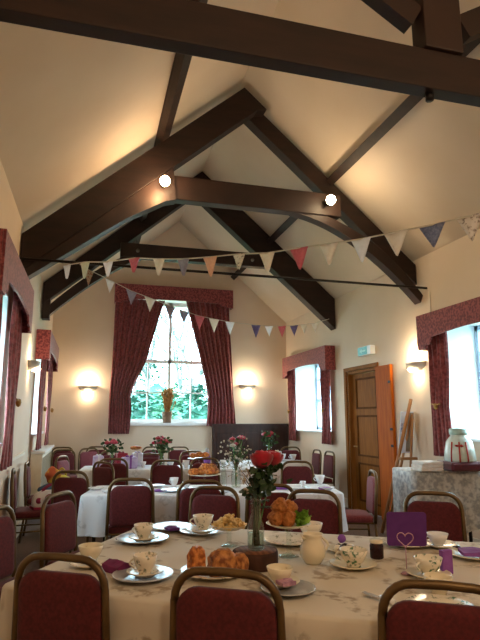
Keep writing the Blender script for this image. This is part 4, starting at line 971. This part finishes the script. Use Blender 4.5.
# ------------------------------------------------------------------ side table things
p = at(461, 470, STZ+.002); s = px(p, 1)
tr = tag(MB().box((-s*18.5, -s*16, 0), (s*18.5, s*16, s*8.5), bev=.018).build('maroon_box', mat('maroon_velvet', '#5E1524', .7, col2='#4c0f1c', scale=30, sheen=.3), None, p, angS), 'flat maroon box under the ribboned jar on the side table', 'box')
j = tag(empty('ribboned_jar', p+Vector((0, 0, s*8.7)), .3), 'pale glass jar with red ribbon on the maroon box', 'jar')
prof = [(s*14.5, 0), (s*15.3, s*1), (s*14.5, s*9), (s*12.5, s*19), (s*9.5, s*23), (s*8, s*24.5), (s*8.2, s*26)]
MB().lathe([(0, 0)]+prof+[(0, s*27)], 28).build('jar_body', mat('pale_jar', '#D6E0D6', .25, col2='#BFCFC8', scale=9), j)
MB().lathe([(0, s*26), (s*8.6, s*26), (s*9, s*27), (s*9, s*31), (s*8, s*32), (0, s*32.4)], 24).build('lid', mat('mint_lid', '#A9C6BC', .4, col2='#9fbcb2', scale=9), j)
M_RIB = mat('red_ribbon', '#B23A34', .5, col2='#9d2f2a', scale=20); a0 = face(-p.x, -p.y)-.3+PI/2
rb = MB()
for a in (a0-.55, a0, a0+.5): rb.tube([(r_*1.012*math.cos(a), r_*1.012*math.sin(a), z) for r_, z in prof[:4]], s*.8, 5)
for sx in (-1, 1): rb.blob((s*13.5*math.cos(a0)+sx*s*2.2*math.sin(a0), s*13.5*math.sin(a0)-sx*s*2.2*math.cos(a0), s*15.5), s*2.4, .15, 1, (.9, .9, .6))
rb.build('ribbon', M_RIB, j)
p = at(427, 470.5, STZ+.002); s = px(p, 1)
for k in range(3):
    m = MB(); m.box((-s*12+k*.006, -s*11, 0), (s*12, s*11-k*.006, s*3), bev=.006); tag(m.build('folded_cloth', mat('white_linen', '#E4DFD8', .85, col2='#d6d0c8', scale=20), None, p+Vector((0, 0, k*(s*3+.0006))), angS+.04*k), ('white folded cloth at the bottom of the pile on the side table', 'white folded cloth in the middle of the pile on the side table', 'white folded cloth on top of the pile on the side table')[k], 'cloth', 'folded cloths on the side table')

# easel and poster -------------------------------------------------------------
ef = at(382, 534, 0.0)          # near foot
et = on(411, 399, 0, 4.06)
ez = tag(empty('easel', (ef.x, ef.y, 0)), 'tall light wood easel standing between the door and the side table', 'easel')
def rel(q): return tuple(Vector(q)-Vector((ef.x, ef.y, 0)))
E_top = et
mid = on(402, 460, 1, ef.y+.12)
def slat(a, b_, w_): return MB().tube([rel(a), rel(b_)], w_, 4)
slat((ef.x, ef.y, .012), E_top, .026).build('mast', M_EASEL, ez)
f2 = Vector((4.12, ef.y+.12, .012)); slat(f2, E_top-Vector((0, 0, .25)), .02).build('leg', M_EASEL, ez)
f3 = Vector((4.08, ef.y+.55, .012)); slat(f3, E_top-Vector((0, 0, .2)), .02).build('leg', M_EASEL, ez)
lp = on(404, 458, 0, 3.9); MB().box(rel((lp.x-.1, lp.y-.09, lp.z-.02)), rel((lp.x+.14, lp.y-.03, lp.z+.012))).build('ledge', M_EASEL, ez)
q0 = on(398.5, 453, 0, 3.93); q1 = on(401, 411.5, 1, q0.y); wd_ = px(q0, 16)
ps_ = tag(empty('poster_board', q0), 'white poster board leaning on the easel, seen almost edge on', 'poster board')
hgt = q1.z-q0.z; dx = q1.x-q0.x
def pb(m, x0_, x1_, z0_, z1_, ya_, yb_): m.rings([[(x0_+dx*z0_/hgt, y, z0_), (x1_+dx*z0_/hgt, y, z0_), (x1_+dx*z1_/hgt, y, z1_), (x0_+dx*z1_/hgt, y, z1_)] for y in (ya_, yb_)], None, True, False); return m
pb(MB(), 0, wd_, 0, hgt, 0, .008).build('board', mat('poster_white', '#D3E0F6', .6, col2='#C8D8F2', scale=6), ps_)
pb(MB(), wd_*.5, wd_*.96, hgt*.03, hgt*.97, -.002, -.0003).build('shaded_half', mat('poster_shade', '#8C857C', .7, col2='#7d766d', scale=8), ps_)  # right half of the board greyed: its shade is put into the colour
pb(MB(), wd_*.06, wd_*.4, hgt*.5, hgt*.72, -.003, -.0005).build('photo_print', mat('blue_print', '#5B6EA8', .5, col2='#c3cbe0', scale=30), ps_)

# left wall things -----------------------------------------------------------
bgp = (-.36, 6.36, .504); bg = tag(empty('dotted_bag', bgp, face(-.3, .95)), 'white bag with big maroon dots on the chair by the left wall', 'bag')
rs = []
for z, e in ((0, .9), (.03, 1), (.1, .98), (.15, .86), (.18, .55)): rs.append([(.2*e*math.copysign(abs(math.cos(a))**.6, math.cos(a)), .1*e*math.copysign(abs(math.sin(a))**.6, math.sin(a)), z) for a in [2*PI*k/24 for k in range(24)]])
MB().rings(rs).build('bag_body', mat('bag_white', '#D6CFC8', .8, col2='#cac2ba', scale=20), bg)
M_DOT = mat('maroon_dot', '#8A1E3C', .8, col2='#7a1834', scale=20)
for x, z, r_ in ((-.04, .1, .055), (.12, .1, .036), (-.15, .09, .03)): MB().lathe([(0, -.004), (r_, -.004), (r_, .004), (0, .004)], 18, Matrix.Translation((x, -.1 if abs(x) < .13 else -.085, z)) @ Matrix.Rotation(PI/2-.1, 4, 'X')).build('dot', M_DOT, bg)
MB().box((-.2, -.1, .0), (.2, .1, .025)).build('bag_base', M_DOT, bg)
for y in (-.03, .03): MB().tube([(-.11+.22*k/10, y, .17+.07*math.sin(PI*k/10)) for k in range(11)], .009, 6).build('handle', M_DOT, bg)
pp = (-.42, 7.33, .504); rs = []
bl = MB().blob((0, 0, .075), .075, .1, 3, (2.2, 1.9, 1)); tag(bl.build('blue_bundle', mat('blue_fabric', '#3E5A72', .8, col2='#2f475c', scale=20), None, pp), 'folded dark blue bundle on the chair behind the dotted bag', 'bundle')
b1 = MB().blob((0, 0, .09), .1, .14, 3, (.9, .7, 1)); tag(b1.build('orange_bag', mat('orange_bag', '#B4552E', .7, col2='#c9a53c', scale=7, lo=.45, hi=.55), None, (-.42, 7.37, .655)), 'orange and yellow bag on top of the blue bundle', 'bag')
sp = at(67, 474, .8); 
sb = tag(empty('yellow_bag', (-.33, 7.82, 0)), 'bright yellow bag on the floor seen through a chair\'s arch', 'bag')
MB().lathe([(0, 0), (.14, 0), (.17, .05), (.17, .5), (.12, .66), (.05, .7), (0, .7)], 18).build('bag_body', mat('yellow_fabric', '#D4C23A', .7, col2='#b8a52c', scale=12), sb)
MB().tube([(-.06+.12*k/8, 0, .69+.1*math.sin(PI*k/8)) for k in range(9)], .012, 6).build('handle', mat('yellow_fabric2', '#b8a52c', .7, col2='#a89524', scale=12), sb)

# pot of dried grass on the back window sill
p = on(167, 421.5, 1, D+.06); s = px(p, 1)
pz = BW[2]+.031; pt = tag(empty('dried_grass_pot', (p.x, D+.07, pz)), 'pot of golden dried grasses on the back window sill', 'potted plant')
MB().lathe([(0, 0), (s*4, 0), (s*5.3, s*11), (s*4.8, s*11), (0, s*9)], 16).build('pot', M_WICKER, pt)
g = MB(); q = random.Random(5)
for k in range(60):
    a = q.uniform(0, 6.28); e = Vector((q.gauss(0, s*3.2), q.gauss(0, s*1.5), s*q.uniform(20, 33))); g.tube([(e.x*.2, e.y*.2, s*8), (e.x*.6, e.y*.6, e.z*.6), tuple(e)], s*.35, 4); g.blob(e, s*1.0, .2, 1, (1, 1, 2.2))
g.build('dried_grass', M_DRIED, pt)

# ------------------------------------------------------------------ outside
struct(MB().box((-60, -40, -.6), (60, 80, -.5)).build('ground', mat('lawn', '#5E7A58', .95, col2='#4f6a4a', scale=1.5)))
M_BARK = mat('pale_bark', '#707A78', .9, col2='#5c6664', scale=6)
M_BUSH = mat('teal_leaves', '#4A8272', .7, col2='#2F6656', scale=3); M_BUSH2 = mat('green_leaves', '#5F8F70', .7, col2='#3F745E', scale=3)
def tree(x, y, h, label, seed):
    q = random.Random(seed); r = tag(empty('bare_tree', (x, y, -.5)), label, 'tree'); tk = MB(); br = MB()
    def grow(p, d, l, r_, lev):
        pts = [p]; dd = d.copy()
        for k in range(4): dd = (dd+Vector((q.gauss(0, .12), q.gauss(0, .12), q.gauss(.02, .06)))).normalized(); pts.append(pts[-1]+dd*l/4)
        (tk if lev == 0 else br).tube([tuple(v) for v in pts], [r_*(1-.13*k) for k in range(5)], 6 if lev < 2 else 4)
        if lev < 4:
            for k in range(4 if lev < 3 else 3):
                i = q.choice((2, 3, 4)); a = q.uniform(0, 6.28); nd = (dd*1.0+Vector((math.cos(a), math.sin(a), q.uniform(-.1, .6)))*.75).normalized(); grow(pts[i], nd, l*.68, r_*.55, lev+1)
    grow(Vector((0, 0, 0)), Vector((q.gauss(0, .06), 0, 1)), h*.42, h*.02, 0)
    tk.build('trunk', M_BARK, r); br.build('branches', M_BARK, r); return r
def bush(x, y, w_, h, label, m_, seed):
    q = random.Random(seed); m = MB()
    for k in range(750):
        a = q.uniform(0, 6.28); t = q.random()**.5; z = q.random(); rr = w_*t*math.sqrt(max(0, 1-(z*1.0)**2.2)); c = Vector((rr*math.cos(a), rr*math.sin(a)*.7, h*z)); b_ = q.uniform(0, 6.28)
        m.leaf(c, (math.cos(b_), math.sin(b_), q.uniform(-.5, .5)), .34, .2, curl=.2)
    m.blob((0, 0, h*.4), min(w_, h)*.4, .2, 2, (w_/min(w_, h)*1.6, 1.1*w_/min(w_, h), h/min(w_, h)*.95))
    return tag(m.build('bush', m_, None, (x, y, -.5)), label, 'bush')
def bx_at(x_px, y): return on(x_px, 424, 1, y).x
tree(bx_at(185, 24), 24, 9.5, 'pale bare tree outside the back window, right of centre', 3)
tree(bx_at(152, 27), 27, 9.5, 'pale bare tree outside the back window, left of centre', 11)
tree(bx_at(203, 30), 30, 9, 'pale bare tree outside at the back window\'s right edge', 21)
bush(bx_at(140, 21), 21, 1.6, 3.0, 'teal green bush outside the back window at left', M_BUSH, 1); bush(bx_at(168, 23), 23, 1.5, 3.2, 'light green bush outside behind the dried grass pot', M_BUSH2, 2)
bush(bx_at(198, 20.5), 20.5, 1.4, 3.2, 'teal green bush outside the back window at right', M_BUSH, 3); bush(bx_at(184, 27), 27, 2.4, 4.0, 'tall pale bush outside behind the others, right of centre', M_BUSH2, 4)
bush(bx_at(150, 30), 30, 2.4, 5.0, 'tall teal bush outside behind the others, left of centre', M_BUSH, 5)

# ------------------------------------------------------------------ world, daylight
wd = bpy.data.worlds.new('sky'); bpy.context.scene.world = wd; wd.use_nodes = True; nt = wd.node_tree; bgn = nt.nodes['Background']
tc = nt.nodes.new('ShaderNodeTexCoord'); nz = nt.nodes.new('ShaderNodeTexNoise'); nz.inputs['Scale'].default_value = 2.2; nz.inputs['Detail'].default_value = 3
rp = nt.nodes.new('ShaderNodeValToRGB'); rp.color_ramp.elements[0].color = (.62, .86, 1, 1); rp.color_ramp.elements[1].color = (.86, .97, 1, 1); rp.color_ramp.elements[0].position = .35; rp.color_ramp.elements[1].position = .65
nt.links.new(tc.outputs['Generated'], nz.inputs['Vector']); nt.links.new(nz.outputs['Fac'], rp.inputs['Fac']); nt.links.new(rp.outputs['Color'], bgn.inputs['Color']); bgn.inputs['Strength'].default_value = 11.0
def portal(loc, rot, sx, sy):
    d_ = bpy.data.lights.new('window_portal', 'AREA'); d_.shape = 'RECTANGLE'; d_.size = sx; d_.size_y = sy; d_.cycles.is_portal = True
    o = bpy.data.objects.new('window_portal', d_); COL.objects.link(o); o.location = loc; o.rotation_euler = rot
for sx, h in ((-1, NEARL), (-1, FARL), (1, NEAR), (1, FAR)):
    cy_ = (h[0]+h[1])/2; cz = (h[2]+h[3])/2
    if sx < 0: portal((XL-TH-.02, cy_, cz), (0, -PI/2, 0), h[3]-h[2], h[1]-h[0])
    else: portal((XR+TH+.02, cy_, cz), (0, PI/2, 0), h[3]-h[2], h[1]-h[0])
portal(((BW[0]+BW[1])/2, D+TH+.02, (BW[2]+BW[3])/2), (-PI/2, 0, 0), BW[1]-BW[0], BW[3]-BW[2])

sc = bpy.context.scene
sc.view_settings.view_transform = 'Standard'; sc.view_settings.exposure = 1.05
sc.cycles.use_denoising = True; sc.cycles.max_bounces = 8; sc.cycles.diffuse_bounces = 5; sc.cycles.transparent_max_bounces = 16
sc.cycles.sample_clamp_indirect = 6; sc.cycles.caustics_reflective = False; sc.cycles.caustics_refractive = False
